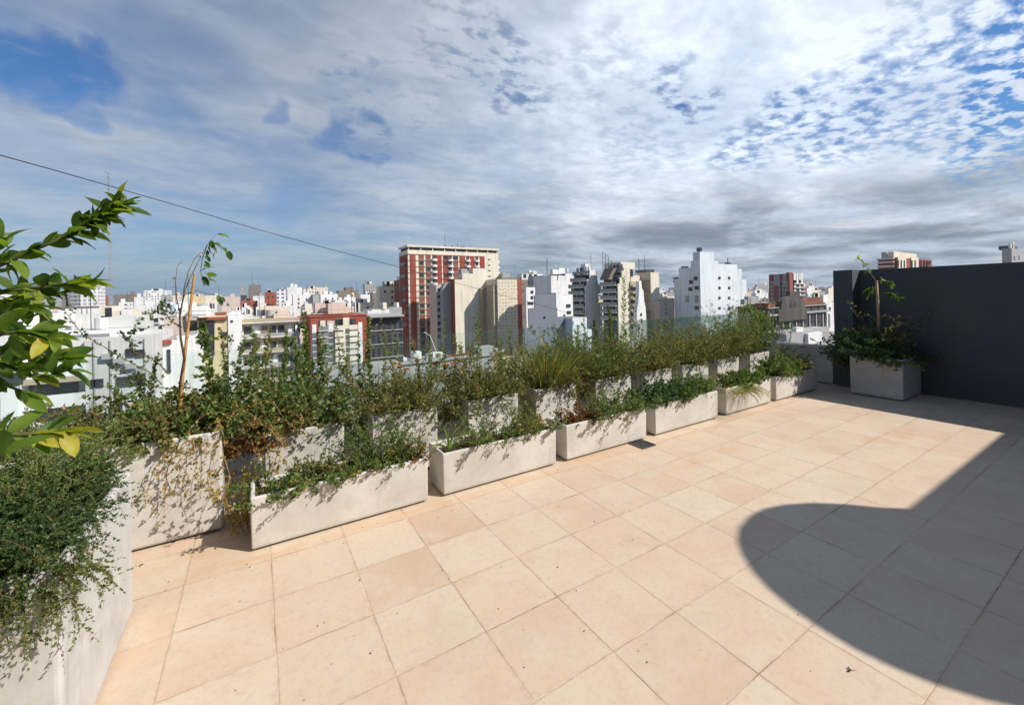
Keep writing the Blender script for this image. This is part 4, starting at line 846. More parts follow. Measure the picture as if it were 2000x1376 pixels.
# --- blocks of the skyline, read off the photograph one by one: x0, x1, ytop, distance, colour, facade, words
SK = [(469, 482, 558, 900, 'grey', 1, 'far grey tower, left of a pair on the skyline'), (486, 510, 556, 880, 'brown', 1, 'far brown grey tower with rooftop masts, right of a pair'),
 (400, 432, 577, 420, 'cream', 0, 'cream block low on the skyline right of the bamboo stake'), (432, 469, 579, 400, 'pink', 2, 'pinkish block with balconies left of the red roofed block'),
 (469, 503, 587, 330, 'brick', 3, 'block with a red brick top storey on the left skyline'), (472, 494, 600, 220, 'white', 3, 'small white block with one dark window below the red roof'),
 (494, 516, 578, 380, 'white', 0, 'white block just left of the plain red brick slab'), (517, 539, 571, 330, 'brick', -1, 'plain red brick slab standing among white blocks'),
 (541, 558, 565, 320, 'white', 1, 'slim white block with windows right of the red brick slab'), (561, 590, 561, 420, 'white', 0, 'tall white block left of centre on the skyline'),
 (591, 616, 563, 430, 'cream', 1, 'cream skyline block with mixed windows and roof rooms'), (617, 640, 561, 440, 'cream', 3, 'cream skyline block carrying a tall antenna'),
 (572, 610, 575, 300, 'white', -1, 'broad blank white block in front of the skyline'), (611, 626, 575, 300, 'grey', 0, 'narrow grey shaded block joined to the blank white one'),
 (626, 660, 574, 290, 'white', -1, 'bright blank white block right of the narrow grey one'), (627, 650, 593, 230, 'pink', -1, 'pinkish ribbed block with rounded columns above the brick block'),
 (650, 672, 586, 240, 'white', 1, 'white block with small windows above the red brick block'), (672, 694, 580, 250, 'white', 3, 'white block with round water tanks on its roof'),
 (661, 701, 567, 480, 'brown', 2, 'brown topped block on the skyline behind the white ones'), (704, 726, 575, 330, 'white', -1, 'white pointed block left of the dark grey skyline tower'),
 (712, 733, 554, 560, 'grey', 1, 'dark grey skyline tower left of the striped tower'), (727, 741, 572, 300, 'brown', 1, 'dark narrow block beside the large cream slab'),
 (741, 777, 559, 215, 'cream', -1, 'large blank cream slab left of the striped tower'), (777, 788, 547, 210, 'brick', 1, 'narrow dark red block touching the striped tower on its left'),
 (695, 728, 591, 200, 'cream', 3, 'low cream block above the dark glazed office'), (718, 760, 604, 150, 'white', 3, 'white low block with two windows above the dark glazed office'),
 (760, 785, 600, 155, 'grey', 2, 'grey low block wedged under the large cream slab'), (503, 520, 592, 260, 'cream', 0, 'cream low block below the red brick slab'),
 (540, 572, 597, 210, 'white', 0, 'white low block below the slim white one'), (590, 612, 600, 180, 'cream', 3, 'small cream block left of the ribbed pinkish block'),
 (655, 690, 604, 150, 'cream', 3, 'cream rooms just above the brick block roof'), (425, 452, 598, 200, 'pink', 2, 'pink roofed block behind the yellow one'), (400, 425, 603, 190, 'white', 0, 'white block behind the yellow one at its left'),
 (452, 470, 606, 180, 'white', 0, 'white block peeking over the bright white blank side'), (500, 540, 607, 160, 'white', 2, 'white terrace block above the dark balconies'), (541, 575, 612, 140, 'pink', 2, 'pinkish terrace block above the dark balconies'),
 (280, 331, 567, 520, 'white', 1, 'wide white slab on the skyline right of the lattice mast'), (315, 333, 576, 430, 'grey', 1, 'grey block overlapping the wide white slab'), (222, 262, 575, 560, 'brown', 1, 'long brown grey slab immediately right of the mast'),
 (262, 280, 580, 420, 'white', 2, 'small white and red block between slab and mast'), (194, 208, 577, 480, 'brick', -1, 'small dark red block left of the mast foot'), (335, 352, 577, 440, 'cream', 1, 'cream block behind the thin dark stems'),
 (355, 372, 578, 380, 'cream', 0, 'cream block directly behind the tip of the bamboo stake'), (372, 398, 578, 390, 'yellow', 0, 'yellowish block right of the tip of the bamboo stake'), (232, 256, 590, 300, 'white', 1, 'white block behind the cream slotted block'),
 (262, 300, 596, 260, 'white', 2, 'white block with balconies behind the trees'), (300, 322, 604, 200, 'grey', 2, 'grey striped block right of the trees'), (322, 356, 600, 210, 'white', 3, 'white block left of the bamboo stake with a round tank'),
 (50, 84, 600, 190, 'white', 1, 'whitish block of many windows behind the citrus leaves, left one'), (84, 113, 604, 185, 'pink', 1, 'whitish pink block of many windows behind the citrus leaves, right one'), (0, 50, 570, 150, 'white', -1, 'large white block behind the citrus leaves at the left edge'),
 (60, 110, 582, 330, 'grey', 1, 'grey block far behind the citrus leaves'), (1288, 1300, 566, 620, 'white', 1, 'far white block in the gap left of the big white building'), (1300, 1318, 570, 520, 'grey', 1, 'far grey block in the gap left of the big white building'),
 (1457, 1476, 567, 380, 'pink', 1, 'small orange pink block right of the big white building'), (1476, 1500, 572, 330, 'white', 3, 'pale block with a grey awning left of the dark red tower'), (1478, 1501, 556, 900, 'grey', 1, 'faint far grey block left of the dark red tower'),
 (1569, 1579, 560, 420, 'brick', 3, 'small dark red block right of the dark red tower'), (1579, 1590, 558, 430, 'white', 3, 'white house with a pointed roof right of the dark red tower'), (1577, 1589, 571, 260, 'white', 3, 'white cube with one window above the red roof'),
 (1590, 1604, 566, 480, 'cream', 1, 'cream block far right of centre, near the pillar'), (1604, 1618, 568, 520, 'grey', 1, 'grey block far right of centre, near the pillar'), (1618, 1632, 562, 460, 'cream', 3, 'pair of cream cubes touching the dark pillar'),
 (1612, 1640, 590, 130, 'white', 3, 'white and grey wall touching the dark pillar'), (1457, 1500, 583, 160, 'grey', 1, 'grey roofs above the weathered block'), (470, 492, 614, 120, 'white', 3, 'small white roof house at the left of the long dark balconies'), (494, 512, 617, 112, 'cream', 3, 'small cream roof house above the long balconies'), (516, 534, 613, 118, 'pink', 2, 'small pinkish roof house above the long balconies'), (553, 578, 618, 104, 'white', 3, 'white roof house beside the small red sign'),
 (300, 318, 612, 130, 'white', 3, 'little white house right of the city trees'), (358, 372, 609, 130, 'pink', 2, 'little pinkish house left of the stake tip'), (376, 398, 612, 120, 'white', 3, 'little white house above the yellow block'), (398, 418, 608, 140, 'cream', 3, 'little cream house above the yellow block roof'), (420, 440, 610, 128, 'brick', 3, 'little brick house above the yellow block roof'),
 (612, 634, 612, 110, 'cream', 3, 'little cream roof house on the left behind the red brick block'), (640, 660, 609, 120, 'white', 3, 'little white roof house behind the middle of the red brick block'), (690, 712, 610, 110, 'grey', 3, 'little grey roof house behind the right of the red brick block'),
 (1595, 1615, 580, 180, 'oldstone', 0, 'weathered stone block right of the arched gable')]
FAC['oldstone'] = [m_facade('facade_old', PAL['oldstone'], 'xy')]*4
for i, (x0, x1, yt, D, c, fk, lab) in enumerate(SK):
    B = Bld('city_building', x0, yt, D, lab, 'building', 'buildings of the city skyline')
    wd = B.U(x1); zt = B.Z((x0+x1)/2, yt); dp = min(16, max(7, abs(wd)*.7)) if x0 < 1200 else 3.5; rr = random.Random(i*7+1); foot(B, 0, wd, 0, dp)
    B.part(MB().box(0, wd, 0, dp, 0, zt), 'wall', M['p_'+c] if fk < 0 else FAC[c][fk]); B.part(MB().box(.2, wd-.2, .2, dp-.2, zt+.003, zt+.08), 'roof', M['rooftop'])
    for j in range(rr.randint(1, 3)):
        w = wd*rr.uniform(.15, .4); x = rr.uniform(.3, max(.4, wd-w-.3)); h = rr.uniform(1.2, 2.8)*(1 if D < 400 else 1.5)
        B.part(MB().box(x, x+w, 1, dp-1.5, zt+.08, zt+h), 'roof_box', M['p_'+rr.choice([c, 'white', 'grey', 'cream'])])
    if rr.random() < .4: x = rr.uniform(1, max(1.1, wd-1)); B.part(MB().tube([(x, 2, zt), (x, 2, zt+rr.uniform(4, 9)*D/300)], .05+D*.0003, 4), 'antenna', M['metal_d'])
    if fk < 0 or fk == 3:
        n = 0
        for y in np.arange(yt+6+900/D, yt+40, 816*3/D):
            for x in (x0+(x1-x0)*.3, x0+(x1-x0)*.7):
                if rr.random() < .55 and n < 6: B.wins([(x, y)], 'y', 0, (1.0, 1.2)); n += 1
# city trees seen between the roofs
def tree_crown(pos, r, hgt, seed, label, grp='trees between the city roofs'):
    rg = np.random.default_rng(seed); e = empty('tree', (pos[0], pos[1], GZ), label, 'tree', grp)
    cz = pos[2]-GZ-hgt*.5
    b = MB().tube([(0, 0, 0), (.2, .1, cz*.6), (0, 0, cz)], [.5, .35, .18], 6)
    for k in range(5): a = k*1.26; b.tube([(0, 0, cz*.8), (r*.5*math.cos(a), r*.5*math.sin(a), cz+hgt*.15)], [.2, .05], 5)
    b.build('trunk', M['bark'], e)
    cl = [(rg.normal(size=3)*(r*.42, r*.42, hgt*.22)) for _ in range(26)]
    P = np.concatenate([c+rg.normal(size=(130, 3))*(r*.16, r*.16, hgt*.1) for c in cl]); P[:, 2] += cz
    leaf_obj('crown', P, rg.normal(size=P.shape), .55, .42, 'l_mid', e, rg)
def leaf_obj(name, P, D, L, Wd, m, parent, rg, tone=None, fold=.25, offs=None, lsc=.35, curl=0.):
    """one mesh of many folded four-point leaves: base P, direction D"""
    P = np.asarray(P, float); D = np.asarray(D, float); n = len(P)
    D = D/np.maximum(np.linalg.norm(D, axis=1, keepdims=True), 1e-6)
    rv = rg.normal(size=(n, 3)); rv[:, 2] *= .5; S = np.cross(D, rv); S /= np.maximum(np.linalg.norm(S, axis=1, keepdims=True), 1e-6); Nn = np.cross(S, D)
    l = (L*(1-lsc+2*lsc*rg.random(n)))[:, None]; w = l*(Wd/L if np.isscalar(L) else Wd)*.5
    mid = P+D*l*.45; tip = P+D*l-Nn*l*curl
    V = np.empty((n, 4, 3)); V[:, 0] = P; V[:, 1] = mid+S*w+Nn*w*fold; V[:, 2] = tip; V[:, 3] = mid-S*w+Nn*w*fold
    V = V.reshape(-1, 3); base = np.arange(n)*4
    F = np.stack([base, base+1, base+2, base, base+2, base+3], 1).reshape(-1)
    me = bpy.data.meshes.new(name); me.vertices.add(n*4); me.vertices.foreach_set('co', V.astype(np.float32).ravel())
    me.loops.add(n*6); me.loops.foreach_set('vertex_index', F.astype(np.int32)); me.polygons.add(n*2)
    me.polygons.foreach_set('loop_start', np.arange(0, n*6, 3, dtype=np.int32)); me.polygons.foreach_set('loop_total', np.full(n*2, 3, dtype=np.int32))
    me.update(calc_edges=True); me.materials.append(M[m])
    t = rg.random(n) if tone is None else np.clip(tone, 0, 1); at = me.attributes.new('tone', 'FLOAT', 'POINT'); at.data.foreach_set('value', np.repeat(t, 4).astype(np.float32))
    return link(name, me, parent)
for i, (x, y, D, r, h, l) in enumerate([(278, 607, 150, 6, 7, 'dark green tree crown between the white blocks left of the thin stems'), (1464, 600, 84, 1.8, 4, 'autumn tinged tree beside the weathered block'), (1480, 608, 80, 1.6, 3.5, 'bushy tree in front of the weathered stone block')]):
    tree_crown(at_d(x, y, D), r, h, 40+i, l)

# --- the rest of the city: street grid of blocks, nearest and largest ones as buildings of their own
rg = random.Random(77); cand = []
def horizon(x): return HOR+math.tan(ROLL)*(x-1000)*-1*-1*-1
for bi in range(-75, 75):
    for bj in range(-10, 110):
        bu, bw = bi*62+8, bj*62+30
        for k in range(9):
            if rg.random() < .12: continue
            u = bu+(k % 3)*17+rg.uniform(-1, 1); w = bw+(k//3)*17+rg.uniform(-1, 1); L = rg.uniform(9, 16.5); W = rg.uniform(8, 16)
            q = Vector((u-0, w-0, 0)); dep = q.dot(cF)
            if dep < 75 or dep > 2600: continue
            if dep > 900 and rg.random() < .6: continue
            a = q.dot(cR)/dep
            if abs(a) > 1.4: continue
            h = max(4, rg.gauss(19, 6.5)); 
            if rg.random() < .10: h += rg.uniform(4, 12)
            cand.append([dep, u, w, L, W, h])
def limit(x, D):
    # lowest roof line (pixel y) allowed so that nearer fill never covers what the photograph shows behind it
    if x < 120: return 586 if D > 200 else 640
    if x < 400: return 592 if D > 300 else (612 if D > 150 else 660)
    if x < 600: return 590 if D > 350 else (606 if D > 190 else 640)
    if x < 780: return 588 if D > 350 else (606 if D > 190 else 640)
    if x < 1320: return 574 if D > 260 else 700
    if x < 1460: return 700
    if x < 1640: return 574 if D > 420 else (590 if D > 170 else 680)
    return 560 if D > 200 else 600
cand.sort(); colmin = np.full(2400, 900.); big = []; small = []
def overl(u0, u1, w0, w1):
    for a, b_, c, d in occ:
        if u0 < b_+.5 and u1 > a-.5 and w0 < d+.5 and w1 > c-.5: return True
    return False
# silhouettes of the hand-built buildings also hide what stands behind them
for dep, u, w, L, W, h in cand:
    if overl(u, u+L, w, w+W): continue
    xs = [proj((u+a, w+c, GZ+h))[:2] for a in (0, L) for c in (0, W)]
    x0 = min(p[0] for p in xs); x1 = max(p[0] for p in xs)
    if x1 < -150 or x0 > 2150: continue
    xm = (x0+x1)/2; yl = max(limit(max(x0, 0), dep), limit(min(x1, 1999), dep), limit(xm, dep))-((xm-1000)*.021*0)
    if x0 > 770 and dep < 260 and x0 < 1640: yl = max(yl, 700)
    pt = proj((u, w, GZ+h)); 
    if pt[1] < yl+rg.uniform(-4, 8):
        zt = CAMH+(HOR-(yl+rg.uniform(0, 10))-.021*(xm-1000)*0)/FPX*dep; h = zt-GZ
    if h < 3: continue
    yt = min(proj((u+a, w+c, GZ+h))[1] for a in (0, L) for c in (0, W))
    i0, i1 = int(max(0, x0+200)), int(min(2399, x1+200))+1
    vis = np.maximum(0, colmin[i0:i1]-yt).clip(0, 60).sum(); colmin[i0:i1] = np.minimum(colmin[i0:i1], yt)
    if vis < 4 or (1300 < xm < 1500 and dep < 400): continue
    (big if True else small).append((vis, dep, u, w, L, W, h, x0, x1, yt))
big.sort(reverse=True); small = big[210:]; big = big[:210]
SEC = [(-300, 210, 'left of the lattice mast'), (210, 350, 'between lattice mast and bamboo stake'), (350, 480, 'behind the bamboo stake and yellow block'), (480, 610, 'above the long dark balconies'), (610, 790, 'between brick block and striped tower'),
       (790, 1020, 'behind the striped tower'), (1020, 1320, 'behind the terraced blocks'), (1320, 1500, 'beside the big white building'), (1500, 1640, 'beyond the arched stone gable'), (1640, 2400, 'beyond the dark wall')]
kinds = ['white', 'white', 'white', 'cream', 'cream', 'pink', 'grey', 'brown', 'brick', 'yellow']
nm = {'white': 'white', 'cream': 'cream', 'pink': 'pinkish', 'grey': 'grey', 'brown': 'brown', 'brick': 'red brick', 'yellow': 'yellowish'}
items = []
for t in big: items.append((t, rg.choice(kinds), rg.randint(0, 3)))
cls = {}
for it in items:
    xm = (it[0][7]+it[0][8])/2; s = next((i for i, q in enumerate(SEC) if q[0] <= xm < q[1]), len(SEC)-1); dd = 0 if it[0][1] < 220 else 1
    cls.setdefault((s, it[1], dd), []).append(it)
nth = ['first', 'second', 'third', 'fourth', 'fifth', 'sixth', 'seventh', 'eighth', 'ninth', 'tenth', 'eleventh', 'twelfth', 'thirteenth', 'fourteenth', 'fifteenth', 'sixteenth', 'seventeenth', 'eighteenth', 'nineteenth', 'twentieth']
roofm = {}
for (s, c, dd), L_ in cls.items():
    L_.sort(key=lambda it: it[0][7])
    for k, (t, c_, fk) in enumerate(L_):
        vis, dep, u, w, L, W, h, x0, x1, yt = t
        lab = '%s %s block %s%s' % ('nearer' if dd == 0 else 'distant', nm[c], SEC[s][2], '' if len(L_) == 1 else ', %s from the left' % nth[min(k, 19)])
        e = empty('city_block', (u, w, GZ), lab, 'building', 'ordinary buildings filling the city')
        MB().box(0, L, 0, W, 0, h).build('wall', FAC[c][fk], e)
        MB().box(.25, L-.25, .25, W-.25, h+.003, h+.10).build('roof', M['rooftop'] if rg.random() < .75 else M['tile_roof'], e)
        for j in range(rg.randint(1, 3)):
            a = rg.uniform(.3, L*.55); c2 = rg.uniform(.3, W*.55); MB().box(a, a+L*rg.uniform(.18, .4), c2, c2+W*rg.uniform(.2, .4), h+.1, h+rg.uniform(1.2, 3.2)).build('roof_box', M['p_'+rg.choice(['white', 'cream', 'grey', 'pink'])], e)
        if rg.random() < .3: MB().tube([(L/2, 2, h), (L/2, 2, h+rg.uniform(3, 6))], .06+dep*.0002, 4).build('antenna', M['metal_d'], e)
# the far remainder as one mass
kk = ['white', 'cream', 'pink', 'grey', 'brown', 'brick']; mb = MB(); mats = [FAC[k][1] for k in kk]
for t in small:
    vis, dep, u, w, L, W, h, x0, x1, yt = t; m_ = rg.choice([0, 0, 0, 1, 1, 2, 3, 4, 5]); mb.box(u, u+L, w, w+W, 0, h, m_)
    if rg.random() < .6: mb.box(u+L*.2, u+L*.6, w+1, w+W*.6, h, h+rg.uniform(1.5, 4), rg.choice([0, 1, 3]))
for i in range(2600):
    dep = rg.uniform(1100, 5200); a = rg.uniform(-1.35, 1.35); q = cF*dep+cR*(a*dep); L = rg.uniform(12, 34); W = rg.uniform(12, 30); h = max(5, rg.gauss(24, 8)+(rg.uniform(5, 22) if rg.random() < .12 else 0)); m_ = rg.choice([0, 0, 1, 2, 3, 3, 4])
    mb.box(q.x, q.x+L, q.y, q.y+W, 0, h, m_)
o = mb.build('distant_city', mats, None, (0, 0, GZ)); tag(o, 'far mass of small pale buildings reaching to the horizon', 'city', kind='stuff')
# haze over the city
b = MB().box(-8800, 8800, -8800, 8800, GZ-1.5, 70).build('haze', []) if False else None
hm = bpy.data.materials.new('air'); hm.use_nodes = True; hn = NT(hm.node_tree); hm.node_tree.nodes.clear()
hv = hn.n('ShaderNodeVolumePrincipled'); hv.inputs['Color'].default_value = (.80, .88, 1, 1); hv.inputs['Density'].default_value = HAZE; hv.inputs['Anisotropy'].default_value = .2
ho = hn.n('ShaderNodeOutputMaterial'); hn.l(hv.outputs[0], ho.inputs['Volume'])
o = MB().box(-9100, 9100, -9100, 9100, GZ-1.5, 60).build('haze', hm); tag(o, 'thin pale blue haze over the far city', 'haze', kind='stuff')
# ------------------------------------------------------------------ plants
def tubes_multi(name, lst, m, parent, k=3):
    ms = [tubes_np(name, q, a, b, m, None, k, raw=True) for q, a, b in lst]; off = 0; VV = []; FF = []
    for V, F in ms: VV.append(V); FF.append(F+off); off += len(V)
    return rawmesh(name, np.concatenate(VV), np.concatenate(FF), m, parent)
def rawmesh(name, V, F, m, parent):
    nf = len(F); me = bpy.data.meshes.new(name); me.vertices.add(len(V)); me.vertices.foreach_set('co', V.astype(np.float32).ravel())
    me.loops.add(nf*4); me.loops.foreach_set('vertex_index', F.astype(np.int32).ravel()); me.polygons.add(nf)
    me.polygons.foreach_set('loop_start', np.arange(0, nf*4, 4, dtype=np.int32)); me.polygons.foreach_set('loop_total', np.full(nf, 4, dtype=np.int32))
    me.update(calc_edges=True); me.materials.append(M[m]); return link(name, me, parent)
def tubes_np(name, polys, r0, r1, m, parent, k=3, raw=False):
    polys = np.asarray(polys, float); n, s, _ = polys.shape
    T = np.gradient(polys, axis=1); T /= np.maximum(np.linalg.norm(T, axis=2, keepdims=True), 1e-9)
    A = np.cross(T, np.array([.31, .17, .93])); A /= np.maximum(np.linalg.norm(A, axis=2, keepdims=True), 1e-9); Bv = np.cross(T, A)
    r0 = np.broadcast_to(r0, (n,)); r1 = np.broadcast_to(r1, (n,)); tt = np.linspace(0, 1, s)[None, :]
    R = (r0[:, None]*(1-tt)+r1[:, None]*tt)[..., None]
    V = np.empty((n, s, k, 3))
    for j in range(k): th = 2*math.pi*j/k; V[:, :, j] = polys+R*(A*math.cos(th)+Bv*math.sin(th))
    idx = np.arange(n*s*k).reshape(n, s, k); a = idx[:, :-1]; b = idx[:, 1:]
    F = np.stack([a, np.roll(a, -1, 2), np.roll(b, -1, 2), b], -1).reshape(-1, 4); nf = len(F)
    if raw: return V.reshape(-1, 3), F
    return rawmesh(name, V.reshape(-1, 3), F, m, parent)
def grow(rg, P0, D0, L, s=7, wob=.25, droop=.0, up=0.):
    n = len(P0); L = np.broadcast_to(L, (n,)); out = np.empty((n, s, 3)); out[:, 0] = P0; d = D0/np.maximum(np.linalg.norm(D0, axis=1, keepdims=True), 1e-9)
    for i in range(1, s):
        d = d+rg.normal(size=(n, 3))*wob/s*2; d[:, 2] += (up-droop*i/s)/s*2.2; d /= np.linalg.norm(d, axis=1, keepdims=True)
        out[:, i] = out[:, i-1]+d*(L/(s-1))[:, None]
    return out
def sample(polys, rg, m, t0=.2, t1=1.):
    n, s, _ = polys.shape; i = np.repeat(np.arange(n), m); t = (t0+(t1-t0)*rg.random(n*m))*(s-1); a = np.minimum(t.astype(int), s-2); f = (t-a)[:, None]
    p = polys[i, a]*(1-f)+polys[i, a+1]*f; d = polys[i, a+1]-polys[i, a]; return p, d/np.maximum(np.linalg.norm(d, axis=1, keepdims=True), 1e-9), t/(s-1)
def bush(name, label, cat, pos, ext, h, ns, nt, nl, L, W, lm, sm='stem_b', spread=.45, droop=.3, twig=.32, seed=0, group=None, lean=(0, 0), lo=.12, tone=(0, 1), sr=.003, zvar=.35, fold=.25, parts=True):
    rg = np.random.default_rng(seed); e = empty(name, pos, label, cat, group)
    P0 = np.stack([rg.uniform(-ext[0], ext[0], ns), rg.uniform(-ext[1], ext[1], ns), np.full(ns, -.05)], 1)
    D0 = np.stack([P0[:, 0]/max(ext[0], .01)*spread+rg.normal(size=ns)*spread*.5+lean[0], P0[:, 1]/max(ext[1], .01)*spread+rg.normal(size=ns)*spread*.5+lean[1], np.ones(ns)], 1)
    Ls = h*(1-zvar+2*zvar*rg.random(ns)**1.3)*1.05
    Ls[::9] *= 1.3; S = grow(rg, P0, D0, Ls, 8, .3, droop)
    tp, td, tt = sample(S, rg, nt, lo, .95)
    dd = td*.6+rg.normal(size=td.shape)*.75; dd[:, 2] = np.abs(dd[:, 2])*.6+.15
    tw = grow(rg, tp, dd, twig*h*(.4+.9*rg.random(len(tp)))*(1.15-.6*tt), 5, .4, droop*.8)
    tubes_multi('stems', [(S, sr, sr*.35), (tw, sr*.5, sr*.2)], sm, e)
    nl = int(nl*1.0)+1; L *= 1.2; W *= 1.25; h *= 1.04; p1, d1, t1 = sample(tw, rg, nl, .1, 1.); p2, d2, t2 = sample(S, rg, max(2, nl), lo+.1, 1.)
    P = np.concatenate([p1, p2]); D = np.concatenate([d1*.5, d2*.4])+rg.normal(size=(len(p1)+len(p2), 3))*.65
    t = tone[0]+(tone[1]-tone[0])*np.clip(rg.normal(.42, .26, len(P)), 0, 1)
    clump = np.sin(P[:, 0]*17+seed)*np.cos(P[:, 1]*15+seed*2)*np.sin(P[:, 2]*13); t = np.clip(t+clump*.18, 0, 1)
    leaf_obj('foliage', P, D, L, W, lm, e, rg, t, fold); return e
def grass(name, label, pos, r, h, n, m='l_grass', seed=0, droop=1.1, w=.0035, group=None, spread=.5, lean=(0, 0)):
    rg = np.random.default_rng(seed); e = empty(name, pos, label, 'grass', group); a = rg.random(n)*6.283; q = np.sqrt(rg.random(n))*r
    P0 = np.stack([np.cos(a)*q, np.sin(a)*q, np.full(n, -.04)], 1); D0 = np.stack([np.cos(a)*spread*(.2+q/r)+rg.normal(size=n)*.12+lean[0], np.sin(a)*spread*(.2+q/r)+rg.normal(size=n)*.12+lean[1], np.ones(n)], 1)
    S = grow(rg, P0, D0, h*(.55+.6*rg.random(n)), 7, .12, droop); ribbons('blades', S, w, m, e, rg); return e
def ribbons(name, S, w, m, parent, rg, tone=None):
    n, s, _ = S.shape; T = np.gradient(S, axis=1); sd = np.cross(T, rg.normal(size=(n, 1, 3))); sd /= np.maximum(np.linalg.norm(sd, axis=2, keepdims=True), 1e-9)
    pr = np.sin(np.linspace(.35, math.pi, s))**.6; pr[-1] = .06; wd = (np.broadcast_to(w, (n,))[:, None]*pr[None])[..., None]
    V = np.stack([S+sd*wd, S-sd*wd], 2); idx = np.arange(n*s*2).reshape(n, s, 2)
    F = np.stack([idx[:, :-1, 0], idx[:, :-1, 1], idx[:, 1:, 1], idx[:, 1:, 0]], -1).reshape(-1, 4); nf = len(F)
    me = bpy.data.meshes.new(name); me.vertices.add(V.size//3); me.vertices.foreach_set('co', V.astype(np.float32).ravel())
    me.loops.add(nf*4); me.loops.foreach_set('vertex_index', F.astype(np.int32).ravel()); me.polygons.add(nf)
    me.polygons.foreach_set('loop_start', np.arange(0, nf*4, 4, dtype=np.int32)); me.polygons.foreach_set('loop_total', np.full(nf, 4, dtype=np.int32))
    me.update(calc_edges=True); me.materials.append(M[m]); t = rg.random(n) if tone is None else tone
    at = me.attributes.new('tone', 'FLOAT', 'POINT'); at.data.foreach_set('value', np.repeat(np.clip(t, 0, 1), s*2).astype(np.float32)); return link(name, me, parent)
def spike(label, base, top, nl, L, W, lm, seed, sm='stem_g', r=.003, group='tall thin weeds standing above the planters', bend=.04, ang=.6, lo=.25, side=0, name='tall_weed'):
    """one tall stem from base to top (world) with leaves along it and a few side shoots"""
    rg = np.random.default_rng(seed); L *= 1.3; W *= 2.0; r *= 1.4; nl = int(nl*1.35); b = np.array(base); t = np.array(top); e = empty(name, tuple(b), label, 'weed', group)
    tt = np.linspace(0, 1, 9)[:, None]; mid = rg.normal(size=3)*bend; S = ((t-b)*tt+mid*np.sin(tt*math.pi))[None]
    tubes_np('stem', S, r, r*.3, sm, e, 4); lst = [S]
    if side:
        p, d, q = sample(S, rg, side, .25, .9); dd = d*.9+rg.normal(size=d.shape)*.55; hh = np.linalg.norm(t-b)
        tw = grow(rg, p, dd, hh*.22*(1.2-q), 6, .3, .2); tubes_np('side_shoots', tw, r*.5, r*.15, sm, e); p2, d2, _ = sample(tw, rg, max(4, nl//side//2), .15, 1.)
    p, d, q = sample(S, rg, nl, lo, 1.); o = rg.normal(size=p.shape); o[:, 2] *= .3; D = d*ang+o/np.linalg.norm(o, axis=1, keepdims=True)
    Ls = L*(1.2-.6*q)
    P = p; DD = D
    if side: P = np.concatenate([p, p2]); DD = np.concatenate([D, d2*.5+rg.normal(size=d2.shape)*.5]); Ls = np.concatenate([Ls, np.full(len(p2), L*.7)])
    leaf_obj('foliage', P, DD, Ls, W/L, lm, e, rg, np.clip(rg.normal(.45, .25, len(P)), 0, 1)); return e
def rim(u, w, z): return (u, w, z)
def px_w(x, y, w): p = on_w(x, y, w); return (p.x, p.y, p.z)

BZ = .545
GP = 'bushy plants in the back row of square planters'
# back row, planter by planter (centre u, w = 4.08)
bush('shrub', 'leafy green bush with a few yellow leaves in the first square planter', 'shrub', (.30, 4.08, BZ), (.27, .2), .533, 56, 8, 9, .026, .016, 'l_mid', spread=.42, seed=1, group=GP)
bush('shrub', 'olive brown bush spilling left between the tall planter and the first square planter', 'shrub', (-.10, 4.15, .40), (.22, .15), .465, 41, 8, 8, .022, .014, 'l_olive', spread=.5, seed=2, group=GP)
bush('shrub', 'fine leaved green bush with straw stalks in the second square planter', 'shrub', (1.17, 4.08, BZ), (.28, .2), .425, 69, 8, 8, .022, .010, 'l_olive', spread=.45, seed=3, group=GP, tone=(0, .9))
bush('shrub', 'bushy green weeds filling the gap between the first two square planters', 'shrub', (.78, 4.15, .30), (.16, .14), .484, 31, 8, 9, .022, .012, 'l_mid', spread=.38, seed=4, group=GP)
bush('shrub', 'tangled green bush with orange flowers behind it in the third square planter', 'shrub', (2.10, 4.08, BZ), (.28, .2), .484, 67, 8, 9, .022, .010, 'l_olive', spread=.42, seed=5, group=GP, tone=(0, .9))
bush('shrub', 'rusty brown and green bush between the second and third square planters', 'shrub', (1.66, 4.1, .32), (.18, .15), .384, 31, 8, 9, .022, .012, 'l_olive', spread=.45, seed=6, group=GP, tone=(.1, 1))
grass('grass_tussock', 'fresh green tufted grass in the fourth square planter', (2.92, 4.08, BZ), .23, .58, 900, seed=7, droop=.75, spread=.42, group='grass tussocks', w=.003)
grass('grass_tussock', 'straw tipped grass tuft rising right of the green one', (3.28, 4.2, .45), .15, .78, 420, seed=8, spread=.42, group='grass tussocks', w=.003)
bush('shrub', 'dark green bush behind the fourth and fifth square planters', 'shrub', (3.45, 4.3, .5), (.3, .12), .612, 60, 8, 9, .026, .011, 'l_mid', spread=.32, seed=9, group=GP)
bush('shrub', 'brownish dry bush between the fourth and fifth square planters', 'shrub', (3.33, 4.02, .35), (.15, .15), .440, 44, 8, 8, .020, .009, 'l_olive', spread=.4, seed=10, group=GP, tone=(.15, 1))
bush('shrub', 'upright fine leaved bush in the fifth square planter', 'shrub', (3.83, 4.08, BZ), (.28, .2), .540, 78, 8, 9, .024, .009, 'l_mid', spread=.38, seed=11, group=GP)
bush('shrub', 'reddish tipped bush in the sixth square planter', 'shrub', (4.67, 4.08, BZ), (.28, .2), .476, 74, 8, 9, .024, .009, 'l_olive', spread=.45, seed=12, group=GP, tone=(.05, 1))
bush('shrub', 'wide olive green bush in the seventh square planter', 'shrub', (5.48, 4.08, BZ), (.32, .22), .534, 90, 8, 9, .024, .009, 'l_olive', spread=.5, seed=13, group=GP, tone=(0, .85))
